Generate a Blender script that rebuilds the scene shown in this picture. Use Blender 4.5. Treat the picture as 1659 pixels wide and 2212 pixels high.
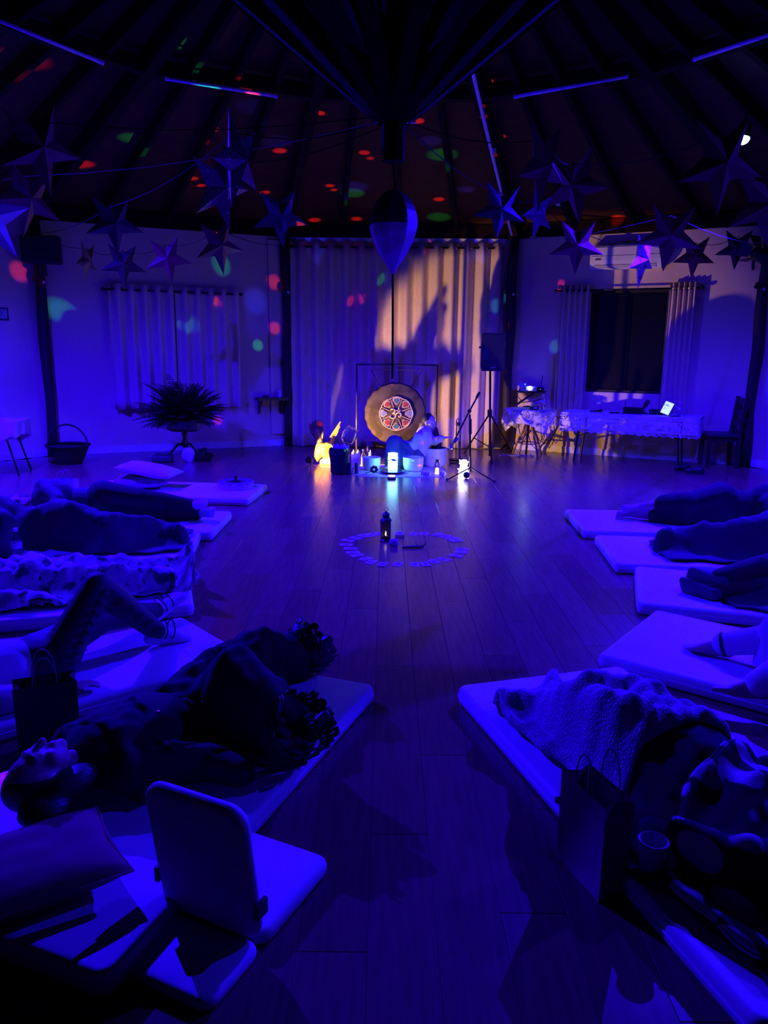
import bpy, bmesh, math, random
import numpy as np
from mathutils import Vector, Matrix, noise as mnoise

random.seed(7)
SC = bpy.context.scene
COL = SC.collection
for _o in list(bpy.data.objects):
    bpy.data.objects.remove(_o)
pi = math.pi

# ------------------------------------------------------------------ camera
CAM_H, FPX, CX, CY = 1.6, 1640.0, 829.5, 1106.0
PITCH, ROLL = math.radians(12.25), math.radians(0.65)
FWD = Vector((0, math.cos(PITCH), -math.sin(PITCH)))
UP0 = Vector((0, math.sin(PITCH), math.cos(PITCH)))
RT0 = Vector((1, 0, 0))
RTC = RT0 * math.cos(ROLL) + UP0 * math.sin(ROLL)
UPC = UP0 * math.cos(ROLL) - RT0 * math.sin(ROLL)
CAMP = Vector((0, 0, CAM_H))
cam_data = bpy.data.cameras.new('camera')
cam_data.sensor_fit = 'VERTICAL'
cam_data.sensor_height = 24.0
cam_data.lens = FPX / 2212.0 * 24.0
cam_data.clip_start = 0.02
cam_data.clip_end = 200
cam = bpy.data.objects.new('camera', cam_data)
COL.objects.link(cam)
cam.matrix_world = Matrix(((RTC.x, UPC.x, -FWD.x, CAMP.x), (RTC.y, UPC.y, -FWD.y, CAMP.y),
                           (RTC.z, UPC.z, -FWD.z, CAMP.z), (0, 0, 0, 1)))
SC.camera = cam

# ------------------------------------------------------------------ world, exposure
world = bpy.data.worlds.new('night')
SC.world = world
world.use_nodes = True
world.node_tree.nodes['Background'].inputs[0].default_value = (0.01, 0.0, 0.06, 1)
world.node_tree.nodes['Background'].inputs[1].default_value = 0.05
SC.view_settings.view_transform = 'Standard'
SC.view_settings.look = 'None'
SC.view_settings.exposure = 0.0
SC.view_settings.gamma = 1.0
SC.view_settings.use_curve_mapping = False
SC.cycles.use_denoising = True
SC.cycles.max_bounces = 7
SC.cycles.diffuse_bounces = 3
SC.cycles.glossy_bounces = 3
SC.cycles.transmission_bounces = 7
SC.cycles.adaptive_threshold = 0.025
SC.cycles.caustics_reflective = False
SC.cycles.caustics_refractive = False

# ------------------------------------------------------------------ main lamps (blue LED floods hung under the roof)
BLUE = (0.012, 0.0, 1.0)
BLUE_LAMPS = [  # position, aim, watts, cone, which fixture is modelled around it
    ((-4.25, 7.7, 3.55), (-3.3, 6.9, 0.0), 5600, 176),
    ((3.36, 7.79, 3.56), (2.7, 7.0, 0.0), 4300, 176),
    ((4.3, 4.3, 3.3), (3.5, 4.1, 0.0), 800, 172),
]
def aim(o, src, dst):
    o.location = src
    o.rotation_euler = (Vector(dst) - Vector(src)).to_track_quat('-Z', 'Y').to_euler()
for i, (p, t, w, ang) in enumerate(BLUE_LAMPS):
    ld = bpy.data.lights.new('flood_beam', 'SPOT')
    ld.color = BLUE
    ld.energy = w
    ld.spot_size = math.radians(ang)
    ld.spot_blend = 1.0
    ld.shadow_soft_size = 0.012
    lo = bpy.data.objects.new('flood_beam', ld)
    COL.objects.link(lo)
    aim(lo, Vector(p) + (Vector(t) - Vector(p)).normalized() * .06, t)      # just below the lens

# ------------------------------------------------------------------ pixel helpers (a pixel gives a direction; depth comes from floor, wall or size)
def ray(x, y):
    d = RTC * (x - CX) + FWD * FPX - UPC * (y - CY)
    return d
def G(x, y, z=0.0):
    d = ray(x, y)
    t = (z - CAM_H) / d.z
    return Vector((d.x * t, d.y * t, z))
def atY(x, y, Y):
    d = ray(x, y)
    t = Y / d.y
    return Vector((d.x * t, Y, CAM_H + d.z * t))
def atR(x, y, dist):
    d = ray(x, y)
    return CAMP + d.normalized() * dist
def hitplane(x, y, p, n):
    d = ray(x, y)
    t = (Vector(p) - CAMP).dot(n) / d.dot(n)
    return CAMP + d * t

# ------------------------------------------------------------------ mesh builder
class MB:
    def __init__(self):
        self.v, self.f = [], []
    def add(self, verts, faces):
        n = len(self.v)
        self.v += [tuple(p) for p in verts]
        self.f += [tuple(i + n for i in q) for q in faces]
        return self
    def box(self, c, s, rot=None):
        hx, hy, hz = s[0] / 2, s[1] / 2, s[2] / 2
        vs = [Vector((a * hx, b * hy, d * hz)) for d in (-1, 1) for b in (-1, 1) for a in (-1, 1)]
        if rot is not None:
            vs = [rot @ p for p in vs]
        vs = [p + Vector(c) for p in vs]
        return self.add(vs, [(0, 2, 3, 1), (4, 5, 7, 6), (0, 1, 5, 4), (2, 6, 7, 3), (0, 4, 6, 2), (1, 3, 7, 5)])
    def beam(self, a, b, w, h, up=(0, 0, 1)):
        a, b = Vector(a), Vector(b)
        d = (b - a).normalized()
        s = d.cross(Vector(up))
        s = s.normalized() if s.length > 1e-6 else Vector((1, 0, 0))
        u = s.cross(d)
        vs = [p + s * (i * w / 2) + u * (j * h / 2) for p in (a, b) for j in (-1, 1) for i in (-1, 1)]
        return self.add(vs, [(0, 1, 3, 2), (4, 6, 7, 5), (0, 4, 5, 1), (2, 3, 7, 6), (0, 2, 6, 4), (1, 5, 7, 3)])
    def tube(self, pts, r, n=8, caps=True):
        pts = [Vector(p) for p in pts]
        rs = r if isinstance(r, (list, tuple)) else [r] * len(pts)
        rings = []
        prev = None
        for i, p in enumerate(pts):
            a = pts[max(i - 1, 0)]
            b = pts[min(i + 1, len(pts) - 1)]
            d = (b - a).normalized()
            if prev is None:
                s = d.cross(Vector((0, 0, 1)))
                if s.length < 1e-3:
                    s = d.cross(Vector((1, 0, 0)))
            else:
                s = prev - d * prev.dot(d)
            s.normalize()
            prev = s
            u = s.cross(d)
            rings.append([p + (s * math.cos(2 * pi * k / n) + u * math.sin(2 * pi * k / n)) * rs[i] for k in range(n)])
        vs = [q for rg in rings for q in rg]
        fs = []
        for i in range(len(pts) - 1):
            for k in range(n):
                k2 = (k + 1) % n
                fs.append((i * n + k, i * n + k2, (i + 1) * n + k2, (i + 1) * n + k))
        if caps:
            fs.append(tuple(range(n))[::1])
            fs.append(tuple((len(pts) - 1) * n + k for k in range(n))[::-1])
        return self.add(vs, fs)
    def lathe(self, prof, n=24, c=(0, 0, 0), rot=None):
        vs, fs = [], []
        for (r, z) in prof:
            for k in range(n):
                a = 2 * pi * k / n
                p = Vector((r * math.cos(a), r * math.sin(a), z))
                if rot is not None:
                    p = rot @ p
                vs.append(p + Vector(c))
        for i in range(len(prof) - 1):
            for k in range(n):
                k2 = (k + 1) % n
                fs.append((i * n + k, i * n + k2, (i + 1) * n + k2, (i + 1) * n + k))
        if prof[0][0] > 1e-5:
            fs.append(tuple(range(n))[::-1])
        if prof[-1][0] > 1e-5:
            fs.append(tuple((len(prof) - 1) * n + k for k in range(n)))
        return self.add(vs, fs)
    def ell(self, c, r, rot=None, n=14, m=9):
        prof = [(max(math.sin(pi * i / m), 1e-4), -math.cos(pi * i / m)) for i in range(m + 1)]
        vs, fs = [], []
        for (rr, z) in prof:
            for k in range(n):
                a = 2 * pi * k / n
                p = Vector((rr * math.cos(a) * r[0], rr * math.sin(a) * r[1], z * r[2]))
                if rot is not None:
                    p = rot @ p
                vs.append(p + Vector(c))
        for i in range(m):
            for k in range(n):
                k2 = (k + 1) % n
                fs.append((i * n + k, i * n + k2, (i + 1) * n + k2, (i + 1) * n + k))
        fs.append(tuple(range(n))[::-1])
        fs.append(tuple(m * n + k for k in range(n)))
        return self.add(vs, fs)
    def cap(self, a, b, ra, rb, n=12):
        a, b = Vector(a), Vector(b)
        self.ell(a, (ra,) * 3, n=n, m=8)
        self.ell(b, (rb,) * 3, n=n, m=8)
        if (b - a).length > 1e-4:
            self.tube([a, b], [ra, rb], n=n)
        return self
    def pad(self, w, l, h, rc=0.05, re=0.02, c=(0, 0, 0), rot=None, crown=0.0):
        """rounded cushion slab, w along x, l along y, base at c.z"""
        def ring(ins, z):
            out = []
            hw, hl = w / 2 - ins, l / 2 - ins
            r = max(rc - ins, 0.004)
            for (sx, sy, a0) in ((1, 1, 0), (-1, 1, pi / 2), (-1, -1, pi), (1, -1, 1.5 * pi)):
                for k in range(6):
                    a = a0 + k / 5 * pi / 2
                    out.append(Vector((sx * (hw - r) + r * math.cos(a), sy * (hl - r) + r * math.sin(a), z)))
            return out
        lev = []
        for k in range(4):
            a = k / 3 * pi / 2
            lev.append((re * (1 - math.sin(a)), re * (1 - math.cos(a))))
        lev += [(i, h - z) for (i, z) in lev[::-1]]
        rings = [ring(i, z) for (i, z) in lev]
        n = 24
        vs = [p for rg in rings for p in rg]
        if crown:
            rings2 = ring(min(w, l) * 0.25, h + crown)
            vs += rings2
        if rot is not None:
            vs = [rot @ p for p in vs]
        vs = [p + Vector(c) for p in vs]
        fs = []
        L = len(lev) + (1 if crown else 0)
        for i in range(L - 1):
            for k in range(n):
                k2 = (k + 1) % n
                fs.append((i * n + k, i * n + k2, (i + 1) * n + k2, (i + 1) * n + k))
        fs.append(tuple(range(n))[::-1])
        fs.append(tuple((L - 1) * n + k for k in range(n)))
        return self.add(vs, fs)
    def mesh(self, name, smooth=False, fix=True):
        me = bpy.data.meshes.new(name)
        me.from_pydata(self.v, [], self.f)
        if fix:
            bm = bmesh.new()
            bm.from_mesh(me)
            bmesh.ops.recalc_face_normals(bm, faces=bm.faces)
            bm.to_mesh(me)
            bm.free()
        if smooth:
            me.shade_smooth() if hasattr(me, 'shade_smooth') else None
            if smooth == 'auto':
                try:
                    me.set_sharp_from_angle(angle=math.radians(35))
                except Exception:
                    pass
        me.update()
        return me
    def build(self, name, mat, parent=None, smooth=False, kind=None, label=None):
        o = bpy.data.objects.new(name, self.mesh(name, smooth))
        COL.objects.link(o)
        if mat is not None:
            o.data.materials.append(mat)
        if parent is not None:
            o.parent = parent
        if kind:
            o['kind'] = kind
        if label:
            o['label'] = label
        return o

def thing(name, label, cat, loc=(0, 0, 0), rz=0.0, group=None):
    o = bpy.data.objects.new(name, None)
    o.empty_display_size = 0.1
    COL.objects.link(o)
    o.location = loc
    o.rotation_euler = (0, 0, rz)
    o['label'] = label
    o['category'] = cat
    if group:
        o['group'] = group
    return o
def tag(o, label, cat, group=None):
    o['label'] = label
    o['category'] = cat
    if group:
        o['group'] = group
    return o
def obj(name, me, mat, parent=None):
    o = bpy.data.objects.new(name, me)
    COL.objects.link(o)
    if mat is not None and not me.materials:
        me.materials.append(mat)
    if parent is not None:
        o.parent = parent
    return o
def struct(o, label=None):
    o['kind'] = 'structure'
    if label:
        o['label'] = label
    return o
RZ = lambda a: Matrix.Rotation(a, 3, 'Z')
RX = lambda a: Matrix.Rotation(a, 3, 'X')
RY = lambda a: Matrix.Rotation(a, 3, 'Y')

# ------------------------------------------------------------------ materials
MATS = {}
def pm(name, c1, c2=None, scale=8.0, rough=0.6, bump=0.0, metal=0.0, tex='noise', stretch=(1, 1, 1), lo=0.35, hi=0.65,
       spec=0.5, detail=4.0, bscale=None, sheen=0.0, coat=0.0):
    if name in MATS:
        return MATS[name]
    m = bpy.data.materials.new(name)
    m.use_nodes = True
    nt = m.node_tree
    b = nt.nodes['Principled BSDF']
    b.inputs['Roughness'].default_value = rough
    b.inputs['Metallic'].default_value = metal
    b.inputs['Specular IOR Level'].default_value = spec
    if sheen:
        b.inputs['Sheen Weight'].default_value = sheen
    if coat:
        b.inputs['Coat Weight'].default_value = coat
        b.inputs['Coat Roughness'].default_value = 0.1
    c2 = c2 or tuple(min(1, x * 0.82) for x in c1)
    tc = nt.nodes.new('ShaderNodeTexCoord')
    mp = nt.nodes.new('ShaderNodeMapping')
    mp.inputs['Scale'].default_value = stretch
    nt.links.new(tc.outputs['Object'], mp.inputs[0])
    def mk(sc):
        if tex == 'noise':
            t = nt.nodes.new('ShaderNodeTexNoise')
            t.inputs['Detail'].default_value = detail
            out = t.outputs[0]
        elif tex == 'wave':
            t = nt.nodes.new('ShaderNodeTexWave')
            t.inputs['Distortion'].default_value = 3.0
            t.inputs['Detail'].default_value = 2
            out = t.outputs[1]
        else:
            t = nt.nodes.new('ShaderNodeTexVoronoi')
            t.feature = 'DISTANCE_TO_EDGE' if tex == 'cells' else 'F1'
            out = t.outputs['Distance']
        t.inputs['Scale'].default_value = sc
        nt.links.new(mp.outputs[0], t.inputs['Vector'])
        return out
    out = mk(scale)
    r = nt.nodes.new('ShaderNodeValToRGB')
    r.color_ramp.elements[0].position = lo
    r.color_ramp.elements[1].position = hi
    r.color_ramp.elements[0].color = (*c2, 1)
    r.color_ramp.elements[1].color = (*c1, 1)
    nt.links.new(out, r.inputs[0])
    nt.links.new(r.outputs[0], b.inputs['Base Color'])
    if bump:
        bo = mk(bscale) if bscale else out
        bn = nt.nodes.new('ShaderNodeBump')
        bn.inputs['Strength'].default_value = bump
        bn.inputs['Distance'].default_value = 0.01
        nt.links.new(bo, bn.inputs['Height'])
        nt.links.new(bn.outputs[0], b.inputs['Normal'])
    MATS[name] = m
    return m
def em(name, col, strength, base=(0.8, 0.8, 0.8), rough=0.4):
    m = bpy.data.materials.new(name)
    m.use_nodes = True
    b = m.node_tree.nodes['Principled BSDF']
    b.inputs['Base Color'].default_value = (*base, 1)
    b.inputs['Roughness'].default_value = rough
    b.inputs['Emission Color'].default_value = (*col, 1)
    b.inputs['Emission Strength'].default_value = strength
    MATS[name] = m
    return m
def glass(name, col=(1, 1, 1), rough=0.03, ior=1.45):
    m = bpy.data.materials.new(name)
    m.use_nodes = True
    b = m.node_tree.nodes['Principled BSDF']
    b.inputs['Base Color'].default_value = (*col, 1)
    b.inputs['Roughness'].default_value = rough
    b.inputs['IOR'].default_value = ior
    b.inputs['Transmission Weight'].default_value = 1.0
    MATS[name] = m
    return m

M_WALL = pm('wall_paint', (0.74, 0.58, 0.40), (0.70, 0.55, 0.37), 3, 0.75, 0.05, bscale=60)
M_PLANK = [pm('plank_wood_%s' % s, c, tuple(x * 0.72 for x in c), 5, r, 0.03, tex='noise', stretch=(9, 0.7, 9), spec=0.4)
           for s, c, r in (('umber', (0.25, 0.145, 0.072), 0.25), ('chestnut', (0.225, 0.13, 0.064), 0.23), ('walnut', (0.27, 0.16, 0.079), 0.27))]
M_ROOF = pm('roof_boards', (0.085, 0.03, 0.009), (0.06, 0.021, 0.006), 6, 0.7, 0.0, stretch=(1, 1, 1), spec=0.15)
M_BEAM = pm('dark_beam_wood', (0.022, 0.011, 0.007), (0.013, 0.007, 0.004), 4, 0.9, 0.15, stretch=(6, 6, 1), spec=0.08)
M_POST = pm('dark_log_wood', (0.035, 0.02, 0.014), (0.018, 0.01, 0.008), 5, 0.65, 0.4, stretch=(4, 4, 0.7))
M_WHITE = pm('white_paint', (0.78, 0.76, 0.74), (0.72, 0.70, 0.68), 12, 0.5)
M_CURT = pm('curtain_cloth', (0.76, 0.62, 0.42), (0.66, 0.54, 0.36), 70, 0.85, 0.15, stretch=(1, 1, 0.2), sheen=0.2)
M_BLACK = pm('black_plastic', (0.012, 0.012, 0.014), (0.008, 0.008, 0.01), 30, 0.45)
M_BLKMETAL = pm('black_metal', (0.02, 0.02, 0.022), (0.013, 0.013, 0.014), 30, 0.35, metal=0.6)
M_DKWOOD = pm('dark_furniture_wood', (0.045, 0.026, 0.018), (0.026, 0.015, 0.01), 6, 0.4, 0.1, stretch=(8, 8, 1))
M_MAT = pm('mattress_vinyl', (0.80, 0.78, 0.80), (0.74, 0.72, 0.75), 5, 0.55, 0.08, bscale=14)
M_CORD = pm('black_cord', (0.008, 0.007, 0.007), None, 40, 0.95, spec=0.1)
M_PALECORD = pm('pale_cord', (0.45, 0.42, 0.42), None, 40, 0.7)
M_SKIN = pm('skin', (0.50, 0.33, 0.27), (0.45, 0.29, 0.23), 9, 0.5, 0.05, bscale=120)
M_HAIR = pm('dark_hair', (0.016, 0.011, 0.009), (0.006, 0.004, 0.004), 30, 0.4, 0.5, stretch=(1, 6, 6))
# ------------------------------------------------------------------ the room: a fourteen-sided hall
RC = Vector((0.0, 4.6, 0.0))
RAD, NS, ROT0 = 8.04, 14, math.radians(1.4)
WALL_H = 3.25
def VX(k, r=RAD, z=0.0):
    a = ROT0 + (k + 0.5) * 2 * pi / NS
    return Vector((RC.x + r * math.sin(a), RC.y + r * math.cos(a), z))
class Wall:
    def __init__(s, k):
        s.k = k
        s.a, s.b = VX(k - 1), VX(k)
        s.d = (s.b - s.a).normalized()
        s.L = (s.b - s.a).length
        s.n = Vector((s.d.y, -s.d.x, 0))       # inward normal
        if s.n.dot(RC - s.a) < 0:
            s.n = -s.n
        s.ang = math.atan2(s.d.y, s.d.x)
    def P(s, u, z, off=0.0):
        return s.a + s.d * u + s.n * off + Vector((0, 0, z))
    def px(s, x, y, off=0.0):
        p = hitplane(x, y, s.a + s.n * off, s.n)
        return (p - s.a).dot(s.d), p.z
    def mat(s, u, z, off=0.0):
        """frame at a wall point: x along wall (to the viewer's left), y into the room, z up"""
        p = s.P(u, z, off)
        return Matrix(((-s.d.x, s.n.x, 0, p.x), (-s.d.y, s.n.y, 0, p.y), (0, 0, 1, p.z), (0, 0, 0, 1)))
W = {k: Wall(k) for k in range(-6, 8)}
W0, W1, WL, W2, WL2 = W[0], W[1], W[-1], W[2], W[-2]
WNAME = {0: 'back', 1: 'back_right', 2: 'right_back', 3: 'right', 4: 'right_middle', 5: 'right_front', 6: 'front_right', 7: 'front',
         -1: 'back_left', -2: 'left_back', -3: 'left', -4: 'left_middle', -5: 'left_front', -6: 'front_left'}
wu0, wz1 = W1.px(1278, 628)
wu1, _ = W1.px(1449, 626)
_, wz0 = W1.px(1350, 849)
for k, w in W.items():
    if abs(k) > 3:
        continue            # unseen walls behind the camera left out to lower the bounce light
    mb = MB()
    th = 0.2
    def seg(u0, u1, z0, z1):
        c = w.P((u0 + u1) / 2, (z0 + z1) / 2, -th / 2)
        mb.box(c, (u1 - u0, th, z1 - z0), RZ(w.ang))
    if k == 1:
        seg(0, wu0, 0, WALL_H + .1)
        seg(wu1, w.L, 0, WALL_H + .1)
        seg(wu0, wu1, 0, wz0)
        seg(wu0, wu1, wz1, WALL_H + .1)
    else:
        seg(0, w.L, 0, WALL_H + .1)
    struct(mb.build('wall_' + WNAME[k], M_WALL))
    mb = MB()
    mb.box(w.P(w.L / 2, 0.0475, 0.008), (w.L - .02, 0.016, 0.095), RZ(w.ang))
    mb.box(w.P(w.L / 2, 0.099, 0.005), (w.L - .02, 0.010, 0.008), RZ(w.ang))
    struct(mb.build('baseboard_' + WNAME[k], M_WHITE))

# dark window in the back right wall
mb = MB()
uc, zc = (wu0 + wu1) / 2, (wz0 + wz1) / 2
ww, wh = wu1 - wu0, wz1 - wz0
M_WFRAME = pm('dark_window_frame', (0.008, 0.008, 0.009), None, 20, 0.6)
for (a, b, c, d) in ((uc, wz0 + .02, ww, .04), (uc, wz1 - .02, ww, .04), (wu0 + .02, zc, .04, wh - .08), (wu1 - .02, zc, .04, wh - .08)):
    mb.box(W1.P(a, b, -.06), (c, .06, d), RZ(W1.ang))
win = struct(mb.build('window_1', M_WFRAME))
M_PANE = pm('night_glass', (0.004, 0.004, 0.006), None, 2, 0.3, spec=0.35)
for i, u in enumerate((wu0 + ww * .27, wu0 + ww * .73)):
    MB().box(W1.P(u, zc, -.075), (ww * .44, .008, wh - .1), RZ(W1.ang)).build('pane', M_PANE, win)
MB().box(W1.P(uc, zc, -.07), (.05, .03, wh - .08), RZ(W1.ang)).build('mullion', M_PANE, win)

# floor: slab and planks
mb = MB()
ring = [VX(k, RAD + .1) for k in range(NS)]
mb.add([Vector((p.x, p.y, -.013)) for p in ring] + [Vector((p.x, p.y, -.15)) for p in ring],
       [tuple(range(NS)), tuple(range(NS, 2 * NS))[::-1]] + [(i, NS + i, NS + (i + 1) % NS, (i + 1) % NS) for i in range(NS)])
floor = struct(mb.build('floor', pm('floor_joint', (0.05, 0.035, 0.028), None, 9, 0.7)))
PW, PL = 0.192, 1.38
def inside(x, y, r=RAD - .08):
    for k in range(-6, 8):
        w = W[k]
        if (Vector((x, y, 0)) - w.a).dot(w.n) < -0.03:
            return False
    return True
pmesh = []
for m in M_PLANK:
    b = MB()
    e, hw, hl = .0012, PW / 2 - .0006, PL / 2 - .0006
    vs = [(-hw, -hl, -.012), (hw, -hl, -.012), (hw, hl, -.012), (-hw, hl, -.012),
          (-hw, -hl, -.002), (hw, -hl, -.002), (hw, hl, -.002), (-hw, hl, -.0012),
          (-hw + e, -hl + e, 0), (hw - e, -hl + e, 0), (hw - e, hl - e, 0), (-hw + e, hl - e, 0)]
    fs = [(8, 9, 10, 11)] + [(i, (i + 1) % 4, 4 + (i + 1) % 4, 4 + i) for i in range(4)] + [(4 + i, 4 + (i + 1) % 4, 8 + (i + 1) % 4, 8 + i) for i in range(4)]
    b.add(vs, fs)
    me = b.mesh('plank')
    me.materials.append(m)
    pmesh.append(me)
full, rest = [], []
x = -8.0
col = 0
while x < 8.2:
    y = -4.0 + (col * 0.37 % 1.0) * PL - PL
    while y < 13:
        yc = y + PL / 2
        cs = [inside(x + sx * PW / 2, yc + sy * PL / 2) for sx in (-1, 1) for sy in (-1, 1)]
        if all(cs):
            full.append((x, yc))
        elif any(cs):
            # clip the plank end to the wall line
            lo, hi = None, None
            for j in range(41):
                yy = yc - PL / 2 + PL * j / 40
                if inside(x - PW / 2, yy) and inside(x + PW / 2, yy):
                    lo = yy if lo is None else lo
                    hi = yy
            if lo is not None and hi - lo > .05:
                rest.append((x, lo, hi))
        y += PL
    x += PW
    col += 1
def visible(p):
    d = Vector((p[0], p[1], 0)) - CAMP
    z = d.dot(FWD)
    if z < .3:
        return False
    u, v = d.dot(RTC) / z * FPX, -d.dot(UPC) / z * FPX
    return abs(u) < 900 and abs(v) < 1250
full.sort(key=lambda p: (not visible(p), p[0] ** 2 + p[1] ** 2))
for i, (px_, py_) in enumerate(full[:300]):
    o = bpy.data.objects.new('plank', pmesh[random.randrange(3)])
    COL.objects.link(o)
    o.parent = floor
    o.location = (px_, py_, 0)
mb = MB()
for (px_, py_) in full[300:]:
    mb.box((px_, py_, -.006), (PW - .004, PL - .004, .012))
for (px_, lo, hi) in rest:
    mb.box((px_, (lo + hi) / 2, -.006), (PW - .004, hi - lo, .012))
mb.build('planks_beyond', M_PLANK[0], floor, kind='stuff')

# roof: low cone of boards, rafters, purlins, hub
Z_EAVE, R_EAVE, SLOPE = 3.45, 8.1, 0.152
def roofz(r):
    return Z_EAVE + (R_EAVE - r) * SLOPE
def rp(k, f, r, dz=0.0):
    """point under the roof on bay k at fraction f along the bay, at vertex-radius r"""
    p = VX(k - 1, r) * (1 - f) + VX(k, r) * f
    p.z = roofz(r) + dz
    return p
mb = MB()
for k in range(NS):
    a, b = VX(k - 1, R_EAVE + .5), VX(k, R_EAVE + .5)
    a.z = b.z = roofz(R_EAVE + .5)
    c = RC.copy()
    c.z = roofz(0)
    t = Vector((0, 0, .06))
    mb.add([a, b, c, a + t, b + t, c + t], [(0, 1, 2), (5, 4, 3), (0, 3, 4, 1)])
ceiling = struct(mb.build('ceiling', M_ROOF))
# board joints in the roof material follow the distance from the hub
nt = M_ROOF.node_tree
geo = nt.nodes.new('ShaderNodeNewGeometry')
sub = nt.nodes.new('ShaderNodeVectorMath'); sub.operation = 'SUBTRACT'; sub.inputs[1].default_value = (RC.x, RC.y, 0)
mulv = nt.nodes.new('ShaderNodeVectorMath'); mulv.operation = 'MULTIPLY'; mulv.inputs[1].default_value = (1, 1, 0)
ln = nt.nodes.new('ShaderNodeVectorMath'); ln.operation = 'LENGTH'
md = nt.nodes.new('ShaderNodeMath'); md.operation = 'PINGPONG'; md.inputs[1].default_value = 0.055
lt = nt.nodes.new('ShaderNodeMath'); lt.operation = 'LESS_THAN'; lt.inputs[1].default_value = 0.006
inv = nt.nodes.new('ShaderNodeMath'); inv.operation = 'SUBTRACT'; inv.inputs[0].default_value = 1.0
bn = nt.nodes.new('ShaderNodeBump'); bn.inputs['Distance'].default_value = 0.01; bn.inputs['Strength'].default_value = 0.8
nt.links.new(geo.outputs['Position'], sub.inputs[0]); nt.links.new(sub.outputs[0], mulv.inputs[0]); nt.links.new(mulv.outputs[0], ln.inputs[0])
nt.links.new(ln.outputs['Value'], md.inputs[0]); nt.links.new(md.outputs[0], lt.inputs[0]); nt.links.new(lt.outputs[0], inv.inputs[1])
nt.links.new(inv.outputs[0], bn.inputs['Height']); nt.links.new(bn.outputs[0], nt.nodes['Principled BSDF'].inputs['Normal'])

for k in range(-6, 8):
    # main rafter over each post
    MB().beam(rp(k, 1.0, R_EAVE - .02, -.10), rp(k, 1.0, .25, -.10), .10, .20).build('rafter', M_BEAM, ceiling)
    if -4 <= k <= 4:
        for f in (.25, .5, .75):
            MB().beam(rp(k, f, R_EAVE - .02, -.075), rp(k, f, 1.2, -.075), .055, .15).build('rafter', M_BEAM, ceiling)
        MB().beam(rp(k, 0, 3.56, -.13), rp(k, 1, 3.56, -.13), .10, .13).build('purlin', M_BEAM, ceiling)
    # eave plate on the posts
    if abs(k) <= 3:
        MB().beam(rp(k, 0, RAD - .02, 0) * 1, rp(k, 1, RAD - .02, 0), .12, .2).build('eave_beam', M_BEAM, ceiling)
for o in list(ceiling.children):
    if o.name.startswith('eave_beam'):
        o.location.z -= .105
# hub: king post with a fan of struts
mb = MB()
hub_top = roofz(0) - .02
mb.lathe([(.064, 2.62), (.066, 2.64), (.066, hub_top)], 10, (RC.x + .03, RC.y, 0))
mb.build('king_post', M_BEAM, ceiling)
for i in range(14):
    a = ROT0 + (i + .5) * 2 * pi / 14
    d = Vector((math.sin(a), math.cos(a), 0))
    MB().beam(RC + d * .05 + Vector((.03, 0, 2.86)), RC + d * 1.75 + Vector((.03, 0, roofz(1.75) - .22)), .085, .11).build('strut', M_BEAM, ceiling)
# small pale plates at the hub where the strings are tied
for dx in (-.075, .095):
    MB().box((RC.x + .03 + dx, RC.y - .01, 2.87), (.05 if dx > 0 else .012, .03, .1 if dx > 0 else .06)).build('tie_plate', M_WHITE, ceiling)

# posts
for k in (-3, -2, -1, 0, 1, 2):
    p = VX(k, RAD - .11)
    mb = MB()
    pts, rs = [], []
    for j in range(9):
        z = 3.24 * j / 8
        pts.append((p.x + .012 * math.sin(j * 1.7 + k), p.y + .012 * math.cos(j * 2.1 + k), z))
        rs.append(.072 + .008 * math.sin(j * 1.3 + k * 2))
    mb.tube(pts, rs, 10)
    o = struct(mb.build('trim_%d' % (k + 4), M_POST, smooth=True), 'dark round log post at the wall corner')
    # bolt cap and cleat on the post
    if k in (-2, -1, 0, 1):
        q = (RC - p); q.z = 0; q.normalize()
        MB().ell(p + q * .075 + Vector((.03, 0, 2.42)), (.022, .012, .022)).build('bolt_cap', M_WHITE, o, smooth=True)
        MB().beam(p + q * .05 + Vector((-.06, 0, 2.5)), p + q * .05 + Vector((-.09, 0, 2.43)), .05, .05).build('cleat', M_POST, o)

# white tubes lying along the purlin ring
M_TUBE = pm('white_tube_plastic', (0.8, 0.78, 0.8), None, 20, 0.4)
TUBES = [((0, 45), (215, 133), -2, 'leftmost white tube under the roof purlin, at the frame edge'),
         ((366, 171), (592, 207), -1, 'white tube under the purlin above the left window'),
         ((1118, 208), (1348, 166), 1, 'white tube under the purlin above the dark window'),
         ((1507, 126), (1659, 76), 2, 'rightmost white tube under the roof purlin, beside the blue lamp')]
for (pa, pb, k, lab) in TUBES:
    pts = []
    for (x, y) in (pa, pb):
        n = ((VX(k - 1) + VX(k)) / 2 - RC); n.z = 0; n.normalize()
        base = (rp(k, .5, 3.56, 0))
        pts.append(hitplane(x, y, base + n * -.12, n))
    d = pts[1] - pts[0]
    if k == -2:
        pts[0] -= d * .25
    if k == 2:
        pts[1] += d * .35
    t = thing('fluorescent_tube', lab, 'tube light', pts[0], group='tubes under the roof')
    q = [p - pts[0] for p in pts]
    MB().tube(q, .016, 8).build('tube', M_TUBE, t, smooth=True)
    u = (q[1] - q[0]).normalized()
    for p, s in ((q[0], -1), (q[1], 1)):
        MB().tube([p + u * s * .0, p + u * s * .035], .019, 8).build('end_cap', M_WHITE, t)
    mid = [q[0].lerp(q[1], f) for f in (.2, .8)]
    for m_ in mid:
        MB().box(m_ + Vector((0, 0, .03)), (.025, .025, .05)).build('bracket', M_BLKMETAL, t)
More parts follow.
